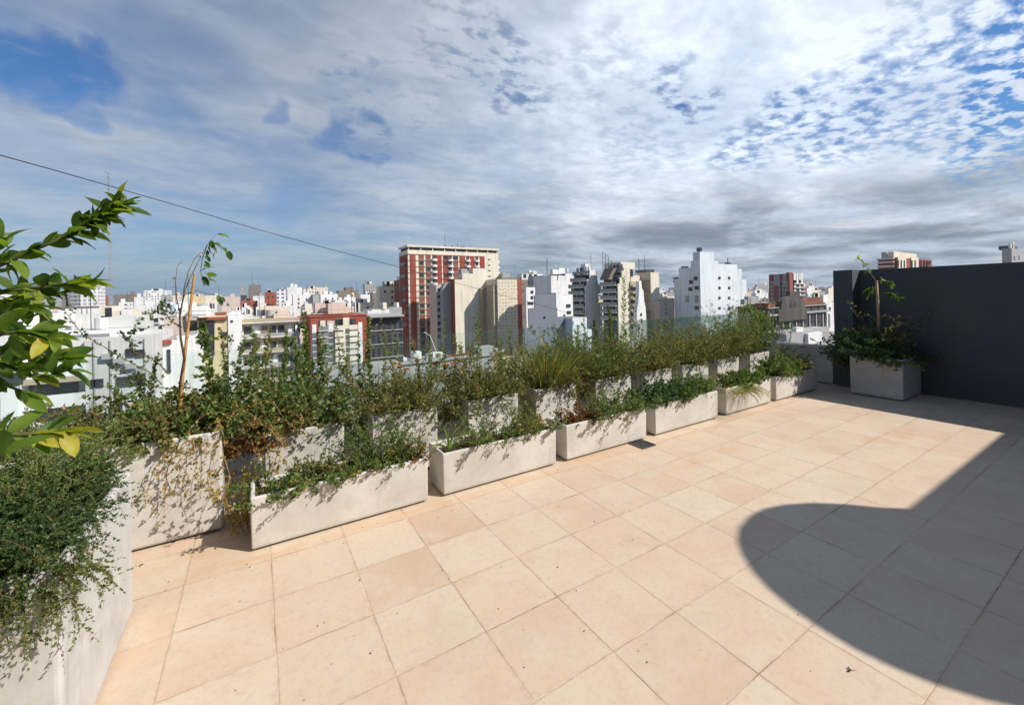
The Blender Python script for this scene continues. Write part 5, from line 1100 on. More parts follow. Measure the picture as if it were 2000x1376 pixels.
bush('shrub', 'dense brown green bush in the eighth square planter', 'shrub', (6.3, 4.08, BZ), (.34, .22), .528, 91, 8, 9, .024, .009, 'l_olive', spread=.5, seed=14, group=GP, tone=(0, .9))
bush('shrub', 'tall olive bush in the last square planter', 'shrub', (7.22, 4.08, BZ), (.33, .22), .72, 100, 8, 9, .024, .009, 'l_mid', spread=.45, seed=15, group=GP, tone=(.1, .95))
bush('shrub', 'thin reaching bush at the far end of the back row', 'shrub', (7.85, 4.15, .2), (.25, .2), .637, 41, 7, 8, .022, .009, 'l_olive', spread=.4, seed=16, group=GP)
bush('shrub', 'low green weeds between the sixth and seventh square planters', 'shrub', (5.06, 4.25, .4), (.2, .1), .504, 38, 8, 9, .022, .009, 'l_mid', spread=.35, seed=17, group=GP)
bush('shrub', 'low green weeds between the fifth and sixth square planters', 'shrub', (4.26, 4.2, .4), (.2, .12), .462, 38, 8, 9, .022, .009, 'l_olive', spread=.4, seed=18, group=GP)
bush('shrub', 'low green weeds between the seventh and eighth square planters', 'shrub', (5.9, 4.25, .4), (.2, .1), .490, 38, 8, 9, .022, .009, 'l_olive', spread=.4, seed=19, group=GP)
bush('shrub', 'low green weeds between the eighth and last square planters', 'shrub', (6.74, 4.25, .4), (.2, .1), .504, 38, 8, 9, .022, .009, 'l_mid', spread=.4, seed=20, group=GP)
bush('shrub', 'leafy weeds hanging in the gap right of the third square planter', 'shrub', (2.5, 3.95, .15), (.08, .1), .55, 22, 7, 8, .020, .010, 'l_olive', spread=.3, seed=21, group=GP)
# front row
GF = 'herbs growing in the long front planters'
bush('herb', 'low green creeping herb at the left end of the nearest long planter', 'herb', (.22, 3.42, .31), (.26, .12), .17, 90, 6, 7, .016, .011, 'l_mid', 'stem_g', spread=1.1, droop=.6, seed=31, group=GF)
bush('herb', 'reddish green herb in the middle of the nearest long planter', 'herb', (.50, 3.42, .31), (.16, .10), .20, 55, 6, 7, .016, .011, 'l_olive', 'stem_b', spread=.8, seed=32, group=GF, tone=(.1, 1))
bush('herb', 'feathery green herb standing in the right half of the nearest long planter', 'herb', (.86, 3.46, .31), (.17, .09), .36, 70, 8, 8, .015, .007, 'l_mid', 'stem_g', spread=.42, seed=33, group=GF)
bush('herb', 'rusty flowered herb at the right end of the nearest long planter', 'herb', (1.04, 3.42, .31), (.06, .08), .2, 30, 6, 7, .016, .010, 'l_rust', 'stem_b', spread=.6, seed=34, group=GF, tone=(.3, 1))
bush('herb', 'sparse tall weed in front of the third square planter, rising from the second long planter', 'herb', (1.92, 3.44, .31), (.24, .09), .36, 36, 7, 7, .018, .007, 'l_mid', 'stem_g', spread=.4, seed=35, group=GF)
bush('herb', 'low mixed green and rusty herb across the second long planter', 'herb', (1.95, 3.42, .31), (.36, .11), .13, 110, 5, 6, .015, .009, 'l_olive', spread=.9, seed=36, group=GF, tone=(.05, 1))
bush('herb', 'small yellowing herb at the right end of the second long planter', 'herb', (2.3, 3.44, .31), (.1, .09), .18, 36, 6, 6, .018, .011, 'l_yel', spread=.6, seed=37, group=GF, tone=(0, .9))
bush('herb', 'rust coloured dying herb in the third long planter', 'herb', (2.92, 3.42, .31), (.16, .10), .16, 70, 6, 7, .017, .011, 'l_rust', spread=.8, seed=38, group=GF)
bush('herb', 'thin green weeds in the right half of the third long planter', 'herb', (3.35, 3.42, .31), (.24, .10), .26, 60, 7, 8, .018, .009, 'l_mid', 'stem_g', spread=.5, seed=39, group=GF, lean=(0, -.15))
bush('herb', 'dense glossy dark green herb in the left of the fourth long planter', 'herb', (4.18, 3.42, .31), (.27, .12), .26, 120, 8, 9, .018, .013, 'l_glossy', 'stem_g', spread=.6, seed=40, group=GF)
bush('herb', 'upright fine green herb in the right of the fourth long planter', 'herb', (4.72, 3.42, .31), (.24, .12), .27, 110, 8, 8, .020, .008, 'l_mid', 'stem_g', spread=.45, seed=41, group=GF, tone=(0, .75))
bush('herb', 'broad leaved low green herb in the fifth long planter', 'herb', (5.95, 3.42, .31), (.30, .11), .20, 90, 7, 7, .024, .016, 'l_mid', 'stem_g', spread=.6, seed=42, group=GF, tone=(0, .85))
grass('grass_tussock', 'grassy blades drooping over the face of the fifth long planter', (5.52, 3.38, .30), .2, .42, 330, seed=43, spread=1.0, droop=2.2, group='grass tussocks', w=.0028, lean=(0, -.35))
bush('herb', 'rounded leafy green herb in the last long planter', 'herb', (6.95, 3.42, .31), (.28, .11), .26, 100, 7, 8, .026, .015, 'l_mid', 'stem_g', spread=.6, seed=44, group=GF, tone=(.1, .9))
bush('herb', 'brownish taller herb at the right of the last long planter', 'herb', (7.4, 3.45, .31), (.22, .10), .30, 70, 7, 8, .020, .011, 'l_olive', 'stem_b', spread=.5, seed=45, group=GF, tone=(.1, 1))
# lily blades
rg = np.random.default_rng(50); e = empty('lily', (1.40, 3.40, .31), 'light green strap leaved lily at the left end of the second long planter', 'plant')
P0 = np.zeros((9, 3)); D0 = np.array([(-.1, 0, 1), (.15, -.2, 1), (.5, -.3, 1), (-.35, -.2, 1), (.3, .1, 1), (-.05, -.5, .8), (.7, -.5, .7), (-.6, 0, .8), (.1, .3, 1.)], float)
ribbons('blades', grow(rg, P0, D0, np.array([.24, .20, .34, .22, .25, .16, .34, .2, .2]), 9, .05, 1.7), .010, 'l_blade', e, rg)
# tall weeds (pixel of the tip, plane w, base below)
def tw(x, y, w, bx, bz, label, nl, L, W, lm, seed, **k):
    t = px_w(x, y, w); b = px_w(bx, 700, w); spike(label, (b[0], b[1], bz), t, nl, L, W, lm, seed, **k)
tw(1218, 543, 4.1, 1214, .5, 'tallest willow leaved weed in front of the cream terraced block', 150, .055, .008, 'l_mid', 61, ang=.9, lo=.15)
tw(934, 604, 4.1, 940, .5, 'tall leafy weed spire in front of the cream stepped block', 130, .035, .009, 'l_mid', 62, side=6)
tw(592, 612, 4.15, 600, .4, 'tall bright green weed with yellow green leaves left of the brick block', 380, .032, .014, 'l_mid', 63, side=16, r=.004)
tw(560, 640, 4.1, 552, .4, 'branching green weed in front of the long dark balconies', 300, .026, .013, 'l_mid', 64, side=16)
tw(722, 620, 4.15, 736, .4, 'green weed in front of the dark glazed office', 150, .030, .012, 'l_mid', 65, side=8)
tw(752, 655, 4.1, 775, .45, 'leaning weed with small leaves right of the dark glazed office', 80, .028, .010, 'l_olive', 66, side=6)
tw(868, 618, 4.2, 872, .45, 'slim weed in front of the brick red side strip', 90, .030, .010, 'l_mid', 67, side=5)
tw(1188, 595, 4.2, 1190, .5, 'bushy tall weed in front of the dark planted balconies', 230, .034, .011, 'l_mid', 68, side=12)
tw(1160, 625, 4.2, 1165, .5, 'dark leafy weed beside the pale block in the middle', 170, .03, .011, 'l_dark', 69, side=10)
tw(915, 648, 4.05, 900, .5, 'thin reddish stalk leaning left over the third square planter', 26, .014, .006, 'l_rust', 70, sm='stem_b', r=.002)
tw(1290, 612, 4.2, 1262, .55, 'thin arching stalk leaning right towards the big white building', 26, .014, .006, 'l_olive', 71, sm='stem_b', r=.002, side=3)
tw(1265, 625, 4.2, 1268, .55, 'dry upright seed stalk in front of the cream slab', 60, .018, .006, 'l_olive', 72, sm='stem_y', r=.002, side=4)
tw(1382, 610, 4.2, 1380, .6, 'feathery light green stalk in front of the big white building', 110, .028, .006, 'l_grass', 73, side=5, r=.002)
tw(1448, 585, 4.25, 1440, .6, 'tall stalk with dark seed heads right of the big white building', 40, .016, .010, 'l_dark', 74, sm='stem_b', r=.002, side=8)
tw(1425, 620, 4.2, 1428, .6, 'branched stalk with dark round seed heads before the big white building', 46, .016, .012, 'l_dark', 75, sm='stem_b', r=.002, side=9)
tw(1400, 632, 4.2, 1405, .6, 'shorter stalk with round seed heads before the big white building', 36, .014, .010, 'l_dark', 76, sm='stem_b', r=.002, side=7)
tw(1475, 600, 4.25, 1482, .6, 'airy green weed in front of the weathered block', 160, .026, .009, 'l_olive', 77, side=9)
tw(1510, 612, 4.2, 1512, .6, 'airy olive weed in front of the arched gable building', 170, .026, .009, 'l_olive', 78, side=9)
tw(1545, 625, 4.25, 1535, .4, 'thin weed leaning over the gap before the end trough', 90, .022, .008, 'l_mid', 79, side=6)
tw(1240, 600, 4.3, 1245, .6, 'slender weed with narrow leaves before the white wedge wall', 80, .035, .007, 'l_mid', 80, side=4)
tw(1330, 640, 4.2, 1325, .6, 'short upright green weed before the shaded side of the big white building', 120, .026, .008, 'l_mid', 81, side=6)
tw(655, 628, 4.2, 640, .45, 'thin weed with reddish stem before the red brick block', 50, .024, .010, 'l_olive', 82, side=4, sm='stem_b')
tw(500, 650, 4.1, 505, .45, 'dark leafy weed before the left end of the long balconies', 170, .026, .012, 'l_olive', 83, side=9)
tw(455, 655, 4.0, 440, .6, 'thin weed with small dark leaves before the yellow block', 70, .024, .011, 'l_dark', 84, side=6, sm='stem_b')
tw(395, 625, 4.0, 395, .6, 'green vine climbing beside the bamboo stake', 240, .034, .018, 'l_mid', 85, side=12)
# straw canes in the second square planter
for i, (x, y, bx) in enumerate([(752, 750, 762), (846, 745, 835)]): tw(x, y, 4.0, bx, .55, ['pale straw cane standing at the left of the second square planter', 'pale straw cane leaning right at the second square planter'][i], 8, .05, .008, 'l_yel', 90+i, sm='stem_y', r=.006, name='dry_cane', group='pale dry canes')
# orange and red blossoms beyond the bushes
def blossom(x, y, w, m, seed, r, label):
    rg = np.random.default_rng(seed); c = px_w(x, y, w); e = empty('flower', (c[0], c[1], BZ), label, 'flower', 'bright flowers above the back row'); h = c[2]-BZ
    tubes_np('stem', np.array([[(0, 0, 0), (.01, 0, h*.5), (0, 0, h)]]), .0025, .0015, 'stem_g', e)
    n = 46; a = rg.random(n)*6.28; el = rg.random(n)*.9; D = np.stack([np.cos(a)*np.cos(el), np.sin(a)*np.cos(el), np.sin(el)], 1)
    P = D*.004+np.array([0, 0, h]); leaf_obj('petals', P, D, r, r*.5, m, e, rg)
for i, (x, y, m, r, l) in enumerate([(770, 711, 'petal_o', .028, 'orange blossom, leftmost of the cluster over the second planter'), (781, 717, 'petal_o', .026, 'orange blossom just right of the leftmost one'), (792, 722, 'petal_o', .022, 'small orange blossom low above the second planter'),
    (815, 705, 'petal_r', .024, 'dark red blossom in front of the grey parapet'), (850, 711, 'petal_r', .026, 'dark red blossom left of the third planter bush'), (872, 713, 'petal_o', .03, 'large orange blossom left of the third planter bush'), (884, 710, 'petal_o', .026, 'orange blossom rightmost of the cluster')]):
    blossom(x, y, 4.2, m, 100+i, r, l)
# tall planter at the left
GT = 'plants of the tall planter'
bush('shrub', 'dense fine leaved grey green mound at the left of the tall planter', 'shrub', (-1.18, 3.93, .66), (.26, .2), .27, 200, 9, 11, .012, .0045, 'l_thyme', 'stem_g', spread=.55, seed=111, group=GT, tone=(.15, .95))
bush('shrub', 'mixed brown and green tangled shrub in the middle of the tall planter', 'shrub', (-.74, 3.93, .66), (.26, .2), .306, 83, 8, 9, .022, .013, 'l_olive', spread=.5, seed=112, group=GT, tone=(0, 1))
bush('shrub', 'dark green leafy shrub at the right of the tall planter', 'shrub', (-.42, 3.95, .66), (.2, .2), .357, 79, 8, 9, .024, .016, 'l_mid', spread=.5, seed=113, group=GT, tone=(0, .95))
bush('shrub', 'low green and rusty leaves along the rim of the tall planter', 'shrub', (-.6, 3.78, .66), (.34, .07), .14, 80, 6, 7, .026, .018, 'l_olive', spread=.7, seed=114, group=GT)
bush('shrub', 'pale yellowish flowering shrub beyond the mound of the tall planter', 'shrub', (-1.42, 4.25, .55), (.22, .12), .36, 50, 6, 7, .018, .010, 'l_yel', spread=.6, seed=115, group=GT, tone=(0, .9))
bush('shrub', 'rust brown tangle hanging between tall planter and first square planter', 'shrub', (-.06, 3.90, .50), (.12, .10), .22, 34, 6, 6, .022, .014, 'l_rust', spread=.8, droop=.9, seed=116, group=GT)
bush('shrub', 'yellow and rust weeds reaching down between tall and long planter', 'shrub', (-.08, 3.66, .05), (.08, .10), .42, 22, 6, 6, .022, .014, 'l_yel', spread=.4, droop=.5, seed=117, group=GT, tone=(0, 1))
# yellow vine over the face of the tall planter
rg = np.random.default_rng(120); e = empty('hanging_vine', (-.62, 3.66, .70), 'yellow leaved vine hanging over the sunlit face of the tall planter', 'vine')
def sv(pts): return [tuple(np.array(px_w(x, y, w))-np.array((-.62, 3.66, .70))) for x, y, w in pts]
vs = [sv([(350, 856, 3.72), (345, 868, 3.64), (330, 905, 3.61), (322, 950, 3.62), (322, 990, 3.63), (318, 1010, 3.63)]), sv([(380, 850, 3.72), (378, 862, 3.63), (385, 900, 3.60), (375, 940, 3.60), (372, 975, 3.62), (375, 1000, 3.64)]),
      sv([(400, 848, 3.72), (405, 862, 3.63), (415, 890, 3.6), (420, 920, 3.58), (405, 940, 3.58), (390, 950, 3.6)]), sv([(330, 858, 3.72), (325, 875, 3.63), (300, 915, 3.6), (290, 950, 3.6), (285, 975, 3.62), (283, 990, 3.64)]), sv([(365, 850, 3.72), (360, 870, 3.62), (350, 895, 3.58), (365, 925, 3.57), (350, 945, 3.58), (340, 960, 3.6)]),
      sv([(420, 846, 3.72), (430, 870, 3.62), (440, 900, 3.56), (450, 930, 3.54), (440, 960, 3.52), (435, 985, 3.52)])]
V0 = np.array(vs); tubes_np('stems', V0, .0028, .0012, 'stem_y', e); p, d, _ = sample(V0, rg, 9, .05, 1); tw_ = grow(rg, p, rg.normal(size=p.shape)*(1, .35, 1)+np.array((0, -.2, -.3)), .07+.06*rg.random(len(p)), 5, .3, 1.2)
tubes_np('tendrils', tw_, .0013, .0006, 'stem_y', e); p1, d1, _ = sample(tw_, rg, 6, .1, 1); p2, d2, _ = sample(V0, rg, 20, .03, 1); P = np.concatenate([p1, p2]); P[:, 1] = np.minimum(P[:, 1], -.012+0*P[:, 1]) if False else P[:, 1]
leaf_obj('foliage', P, rg.normal(size=P.shape)*(.8, .5, .8)+np.array((0, -.3, -.3)), .021, .014, 'l_yel', e, rg, np.clip(rg.normal(.4, .28, len(P)), 0, 1))
# weeds arching out right of the tall planter (dry straw arcs)
rg = np.random.default_rng(121); e = empty('dry_weed', (-.25, 3.85, .72), 'dry straw coloured arching stalks right of the tall planter', 'weed'); n = 26
S = grow(rg, np.stack([rg.uniform(-.12, .2, n), rg.uniform(-.1, .1, n), np.full(n, -.05)], 1), np.stack([rg.normal(.5, .5, n), rg.normal(-.4, .3, n), np.full(n, .6)], 1), .4+.2*rg.random(n), 9, .2, 2.2); tubes_np('stalks', S, .002, .0012, 'stem_y', e)
p, d, _ = sample(S, rg, 22, .2, 1); leaf_obj('foliage', p, d*.3+rg.normal(size=p.shape)*.7, .024, .014, 'l_yel', e, rg, np.clip(rg.normal(.5, .3, len(p)), 0, 1))

# ------- detailed broad leaves (curved, folded along the midrib)
def broad(name, P, D, L, W, m, parent, rg, tone=None, hang=.5, nrm=None):
    n = len(P); k = 7; V = []; Fq = []; tn = []
    t = rg.random(n) if tone is None else tone
    for i in range(n):
        d = np.array(D[i], float); d /= np.linalg.norm(d); up = rg.normal(size=3)*.55+np.array((0, 0, 1.)) if nrm is None else nrm; s = np.cross(d, up); s /= max(np.linalg.norm(s), 1e-6); nn = np.cross(s, d)
        l = L*(.65+.6*rg.random()); w = W*l/L*(.8+.4*rg.random())*.5; b = len(V); cur = hang*(.5+rg.random()); p = np.array(P[i], float)
        for j in range(k):
            q = j/(k-1); wd = w*(math.sin(math.pi*min(1, q*.93+.05))**.75)*(1-.12*q) if j < k-1 else 0.0005
            dd = d-nn*cur*q; dd /= np.linalg.norm(dd); p = p+dd*l/(k-1) if j else p
            wav = .10*w*math.sin(q*9+i)
            V += [tuple(p+s*wd+nn*(wd*.35+wav)), tuple(p), tuple(p-s*wd+nn*(wd*.35-wav))]; tn += [t[i]]*3
        for j in range(k-1):
            a = b+j*3; Fq += [(a, a+1, a+4, a+3), (a+1, a+2, a+5, a+4)]
    me = bpy.data.meshes.new(name); me.from_pydata(V, [], Fq); me.materials.append(M[m]); at = me.attributes.new('tone', 'FLOAT', 'POINT'); at.data.foreach_set('value', np.clip(tn, 0, 1).astype(np.float32)); me.polygons.foreach_set('use_smooth', [True]*len(Fq)); me.update(); return link(name, me, parent)
# citrus tree, trunk just outside the frame
base = np.array((-1.12, 2.30, .70)); e = empty('citrus_tree', tuple(base), 'citrus tree with large glossy leaves reaching in from the left edge', 'tree')
tk = [base, base+(.02, 0, .3), base+(-.02, .05, .7), base+(.0, .05, 1.1), base+(.04, .1, 1.4)]; MB().tube([tuple(p-base) for p in tk], [.022, .02, .017, .014, .01], 8).build('trunk', M['bark'], e, smooth=True)
def br(p0, pts, r=.006):
    return [tuple(np.array(p0)-base)]+[tuple(np.array(at_d(*q))-base) for q in pts]
brs = [(br(tk[3], [(-60, 560, 1.3), (0, 518, 1.3), (75, 484, 1.32), (130, 462, 1.34), (185, 432, 1.36), (240, 400, 1.38)]), 46), (br(tk[3], [(-60, 600, 1.25), (0, 572, 1.25), (60, 562, 1.26), (110, 558, 1.28), (150, 556, 1.3), (185, 548, 1.32)]), 26),
       (br(tk[2], [(-60, 660, 1.2), (0, 622, 1.2), (35, 600, 1.22), (70, 600, 1.24), (95, 625, 1.24), (120, 660, 1.24)]), 24), (br(tk[2], [(-60, 700, 1.25), (-10, 690, 1.25), (40, 683, 1.27), (80, 690, 1.29), (105, 700, 1.3), (125, 698, 1.3)]), 22),
       (br(tk[2], [(-60, 745, 1.15), (-20, 735, 1.15), (0, 740, 1.16), (20, 755, 1.16), (45, 765, 1.18), (60, 775, 1.18)]), 9), (br(tk[1], [(-60, 870, 1.1), (-20, 850, 1.1), (20, 846, 1.12), (60, 848, 1.14), (100, 845, 1.16), (135, 843, 1.18)]), 20),
       (br(tk[2], [(-60, 640, 1.35), (-20, 610, 1.35), (10, 590, 1.36), (30, 585, 1.36), (50, 580, 1.37), (70, 575, 1.38)]), 14), (br(tk[1], [(-60, 920, 1.0), (-30, 905, 1.), (-12, 900, 1.), (0, 895, 1.), (5, 890, 1.), (8, 885, 1.)]), 5), (br(tk[2], [(-60, 715, 1.2), (-10, 705, 1.2), (30, 722, 1.21), (60, 735, 1.22), (100, 732, 1.23), (135, 722, 1.24)]), 20), (br(tk[3], [(-60, 620, 1.3), (-10, 596, 1.3), (40, 580, 1.31), (90, 572, 1.32), (130, 570, 1.33), (165, 562, 1.34)]), 22), (br(tk[2], [(-50, 690, 1.1), (-20, 660, 1.1), (10, 650, 1.1), (40, 648, 1.11), (70, 655, 1.12), (95, 662, 1.12)]), 18), (br(tk[3], [(-70, 520, 1.2), (-40, 500, 1.2), (-20, 490, 1.2), (-5, 480, 1.2), (5, 478, 1.2), (12, 474, 1.2)]), 7)]
rg = np.random.default_rng(131); allP = []; allD = []; 
for pts, n in brs:
    A = np.array([pts]); tubes_np('branch', A, .0075, .0026, 'stem_g', e, 6)
    p, d, q = sample(A, rg, int(n*1.2), .28, 1.); allP.append(p); o = rg.normal(size=p.shape)*.75; allD.append(d*(.75+.5*q[:, None])+o+np.array((0, 0, .1)))
P = np.concatenate(allP); D = np.concatenate(allD); broad('foliage', P, D, .076, .033, 'l_citrus', e, rg, np.clip(rg.normal(.5, .28, len(P)), 0, 1), .6)
# small crowded leaves at the tip of the top branch
A = np.array([brs[0][0]]); p, d, q = sample(A, rg, 60, .78, 1.02); broad('young_foliage', p, d*.5+rg.normal(size=p.shape)*.7+np.array((0, 0, .3)), .048, .024, 'l_citrus', e, rg, np.clip(rg.normal(.6, .2, len(p)), 0, 1), .3)
# young tree tied to a bamboo stake in the tall planter
D_ = 3.11; bs = np.array(at_d(347, 815, D_)); e = empty('bamboo_stake', tuple(bs), 'orange brown bamboo stake standing in the tall planter', 'stake')
q1 = np.array(at_d(364, 665, D_))-bs; q2 = np.array(at_d(380, 535, D_))-bs; b = MB().tube([(0, 0, -.1), tuple(q1), tuple(q2)], [.0105, .0098, .0085], 8)
for k in range(6): c = q2*(k+.6)/6.4; b.tube([tuple(c*.995), tuple(c*1.005)], [.0118, .0118], 8)
b.build('cane', M['bamboo'], e, smooth=False)
e = empty('young_tree', tuple(bs), 'young thin stemmed tree with a few drooping leaves tied to the bamboo stake', 'tree')
def rel(x, y, D): return tuple(np.array(at_d(x, y, D))-bs)
MB().tube([rel(345, 820, D_), rel(352, 750, D_), rel(360, 700, D_-.02), rel(353, 660, D_), rel(351, 620, D_), rel(356, 590, D_), rel(362, 570, D_)], [.010, .0095, .009, .0075, .006, .005, .0035], 7).build('trunk', M['bark'], e, smooth=True)
for pts in ([(356, 590), (360, 560), (368, 530), (380, 505), (393, 492)], [(360, 570), (370, 545), (385, 515), (394, 497), (405, 478), (423, 455)], [(353, 620), (345, 580), (343, 545), (346, 520), (357, 508)], [(362, 575), (385, 567), (400, 572), (425, 576)], [(405, 478), (395, 505), (392, 530), (396, 548)]):
    MB().tube([rel(x, y, D_+.02*i) for i, (x, y) in enumerate(pts)], [.0035-.0005*i for i in range(len(pts))], 5).build('branch', M['stem_g' if len(pts) < 5 else 'stem_b'], e)
MB().tube([rel(389, 500, D_+.05), rel(394, 498, D_+.05)], .008, 6).build('tie', M['white_tie'], e)
lv = [(425, 458, 1, 0), (412, 470, .3, -.6), (418, 474, 1, -.3), (408, 482, .2, -1), (415, 484, .6, -.8), (428, 476, .9, -1), (400, 510, .3, -.7), (398, 520, .4, -.3), (400, 532, .8, -.4), (396, 540, .9, -.6), (404, 536, .9, -.1), (393, 545, .3, -.4), (425, 577, .9, -.8), (430, 580, .7, -.6), (435, 483, .6, -.7), (445, 490, .2, -1), (401, 500, .7, -.7), (404, 488, .2, -1.), (392, 530, .4, .2), (349, 545, -.4, .5), (408, 545, .8, -.2), (410, 476, -.2, -1), (420, 492, .3, -1)]
rg = np.random.default_rng(141); cRn = np.array(cR); broad('foliage', [rel(a[0], a[1], D_+.05) for a in lv], [cRn*a[2]+np.array((0, 0, a[3]))+rg.normal(size=3)*.2 for a in lv], .075, .042, 'l_citrus', e, rg, np.clip(rg.normal(.5, .25, len(lv)), 0, 1), .5)
# long arching rose-like canes over the tall planter
for i, (pts, lab) in enumerate([([(316, 750), (290, 725), (240, 700), (200, 675), (160, 652), (125, 605)], 'long arching thorny cane reaching left over the tall planter'), ([(330, 730), (300, 700), (262, 688), (250, 660), (262, 645), (275, 640)], 'short thorny cane curving up left of the bamboo stake'),
    ([(345, 760), (300, 755), (255, 735), (230, 720), (212, 715)], 'thin low cane reaching left in front of the pale building'), ([(352, 640), (335, 625), (320, 610), (318, 600)], 'small leafy cane beside the young tree trunk'), ([(400, 760), (440, 745), (480, 710), (500, 700)], 'thin dark cane leaning right from the tall planter')]):
    pp = [np.array(at_d(x, y, 3.0)) for x, y in pts]; e = empty('thorny_cane', tuple(pp[0]), lab, 'cane', 'thorny canes of the tall planter'); A = np.array([[tuple(p-pp[0]) for p in pp]]); rg = np.random.default_rng(150+i)
    tubes_np('cane', A, .004, .0018, 'stem_b', e, 5); p, d, q = sample(A, rg, 9, .15, 1.); S = grow(rg, p, d*.4+rg.normal(size=p.shape)*.5+np.array((0, 0, .4)), .05+.1*rg.random(len(p)), 5, .3, .1); tubes_np('twigs', S, .0018, .0008, 'stem_b', e)
    p1, d1, _ = sample(S, rg, 7, .1, 1); p2, d2, _ = sample(A, rg, 34, .05, 1.); P = np.concatenate([p1, p2]); leaf_obj('foliage', P, rg.normal(size=P.shape)+np.array((0, 0, -.3)), .026, .016, 'l_dark', e, rg, np.clip(rg.normal(.55, .25, len(P)), 0, 1))
# trailing dark shrubs overhanging the large planter
def trailing(label, c, ext, n, L, seed, out=(0, 0), m='l_thyme', nl=70, ls=.0115, lw=.006, droop=1.0, upf=.7, group='trailing shrubs of the large planter', tone=(.05, .9)):
    rg = np.random.default_rng(seed); e = empty('trailing_shrub', c, label, 'shrub', group)
    P0 = np.stack([rg.uniform(-ext[0], ext[0], n), rg.uniform(-ext[1], ext[1], n), rg.uniform(-.04, .04, n)], 1)
    D0 = np.stack([rg.normal(out[0], .45, n)+P0[:, 0]/ext[0]*.35, rg.normal(out[1], .45, n)+P0[:, 1]/ext[1]*.35, np.abs(rg.normal(upf, .4, n))], 1); S = grow(rg, P0, D0, L*.62*(.45+.75*rg.random(n)), 8, .25, droop)
    tubes_np('stems', S, .0022, .001, 'stem_b', e); tp, td, tq = sample(S, rg, 5, .25, .95); T = grow(rg, tp, td+rg.normal(size=td.shape)*.6, L*.3*(.5+rg.random(len(tp))), 4, .2, .3)
    p1, d1, _ = sample(S, rg, nl, .15, 1.02); p2, d2, _ = sample(T, rg, 20, 0, 1.05); P = np.concatenate([p1, p2]); D = np.concatenate([d1*.8, d2*.8])+rg.normal(size=P.shape)*.6
    t = tone[0]+(tone[1]-tone[0])*np.clip(rg.normal(.45, .22, len(P)), 0, 1); leaf_obj('foliage', P, D, ls, lw, m, e, rg, t, .2); return e
trailing('dense dark green trailing shrub on the far right corner of the large planter', (-.86, 2.80, .76), (.15, .13), 200, .24, 161, (.15, .1))
trailing('dark green shrub in the middle of the large planter', (-.95, 2.50, .76), (.25, .2), 260, .30, 162, (.1, 0))
trailing('dark green shrub drooping over the near corner of the large planter', (-.84, 2.22, .75), (.16, .15), 230, .28, 163, (.12, -.35), droop=1.5)
trailing('green shrub falling over the near face at the left edge of the large planter', (-1.08, 2.08, .72), (.26, .10), 330, .50, 164, (.0, -.8), droop=2.3)
trailing('brown tipped sprigs hanging at the near corner of the large planter', (-.68, 2.10, .72), (.08, .06), 26, .32, 165, (.25, -.7), droop=2.0, m='l_olive', tone=(0, .7))
trailing('dark green shrub at the back left of the large planter', (-1.2, 2.75, .76), (.3, .18), 220, .24, 166, (-.1, .1))
trailing('bright upright green tufts rising from the middle of the large planter', (-.98, 2.62, .80), (.26, .22), 90, .40, 167, (.1, .05), droop=.1, upf=1.6, tone=(.4, 1.), m='l_mid', ls=.010, lw=.0035)
trailing('upright green tufts at the far right of the large planter', (-.80, 2.86, .80), (.14, .10), 46, .36, 168, (.25, .1), droop=.2, upf=1.5, tone=(.3, 1.), m='l_mid', ls=.010, lw=.0035)
trailing('upright green tufts at the left edge of the large planter', (-1.15, 2.30, .78), (.2, .15), 70, .36, 169, (0, 0), droop=.2, upf=1.5, tone=(.3, 1.), m='l_mid', ls=.010, lw=.0035)
rg = np.random.default_rng(170); e = empty('dry_grass', (-.95, 2.5, .80), 'thin pale grass blades poking out of the dark shrubs at the left', 'grass'); n = 46
S = grow(rg, np.stack([rg.uniform(-.4, .3, n), rg.uniform(-.3, .4, n), np.full(n, .0)], 1), np.stack([rg.normal(.2, .5, n), rg.normal(-.1, .5, n), np.full(n, .9)], 1), .22+.16*rg.random(n), 9, .2, 1.9); ribbons('blades', S, .0022, 'l_grass', e, rg, .6+.4*rg.random(n))
trailing('sunlit pale green shrub between the large planter and the tall planter', (-1.1, 3.25, .62), (.25, .14), 90, .20, 171, (.1, 0), m='l_olive', ls=.012, tone=(.2, .9), group='plants of the tall planter')
# corner planter in the shade
bush('shrub', 'glossy round leaved green shrub at the left of the shaded corner planter', 'shrub', (8.10, 2.66, .54), (.14, .13), .42, 102, 9, 9, .034, .022, 'l_glossy', 'stem_g', spread=.6, seed=181, group='plants of the corner planter', lean=(-.15, .1))
bush('shrub', 'olive feathery shrub in the middle of the shaded corner planter', 'shrub', (8.30, 2.60, .54), (.14, .12), .62, 70, 8, 8, .022, .010, 'l_olive', spread=.4, seed=182, group='plants of the corner planter')
bush('shrub', 'dark drooping fern like shrub at the right of the corner planter', 'shrub', (8.36, 2.32, .54), (.16, .10), .240, 70, 8, 9, .024, .008, 'l_dark', 'stem_g', spread=.8, droop=1., seed=183, group='plants of the corner planter')
bush('shrub', 'light green sprig hanging over the front rim of the corner planter', 'shrub', (7.96, 2.36, .56), (.05, .10), .26, 26, 7, 8, .022, .010, 'l_mid', 'stem_g', spread=.8, droop=2., seed=184, group='plants of the corner planter', lean=(-.6, -.1))
bush('shrub', 'dark green shrub filling the gap between pillar and corner planter', 'shrub', (8.15, 2.92, .40), (.08, .06), .45, 60, 8, 9, .028, .016, 'l_dark', 'stem_g', spread=.6, seed=185, group='plants of the corner planter')
bs = np.array(on_u(1716, 640, 8.25)); e = empty('small_tree', tuple(bs), 'small tree with a pale green stem in the corner planter', 'tree')
def ru(x, y, u): return tuple(np.array(on_u(x, y, u))-bs)
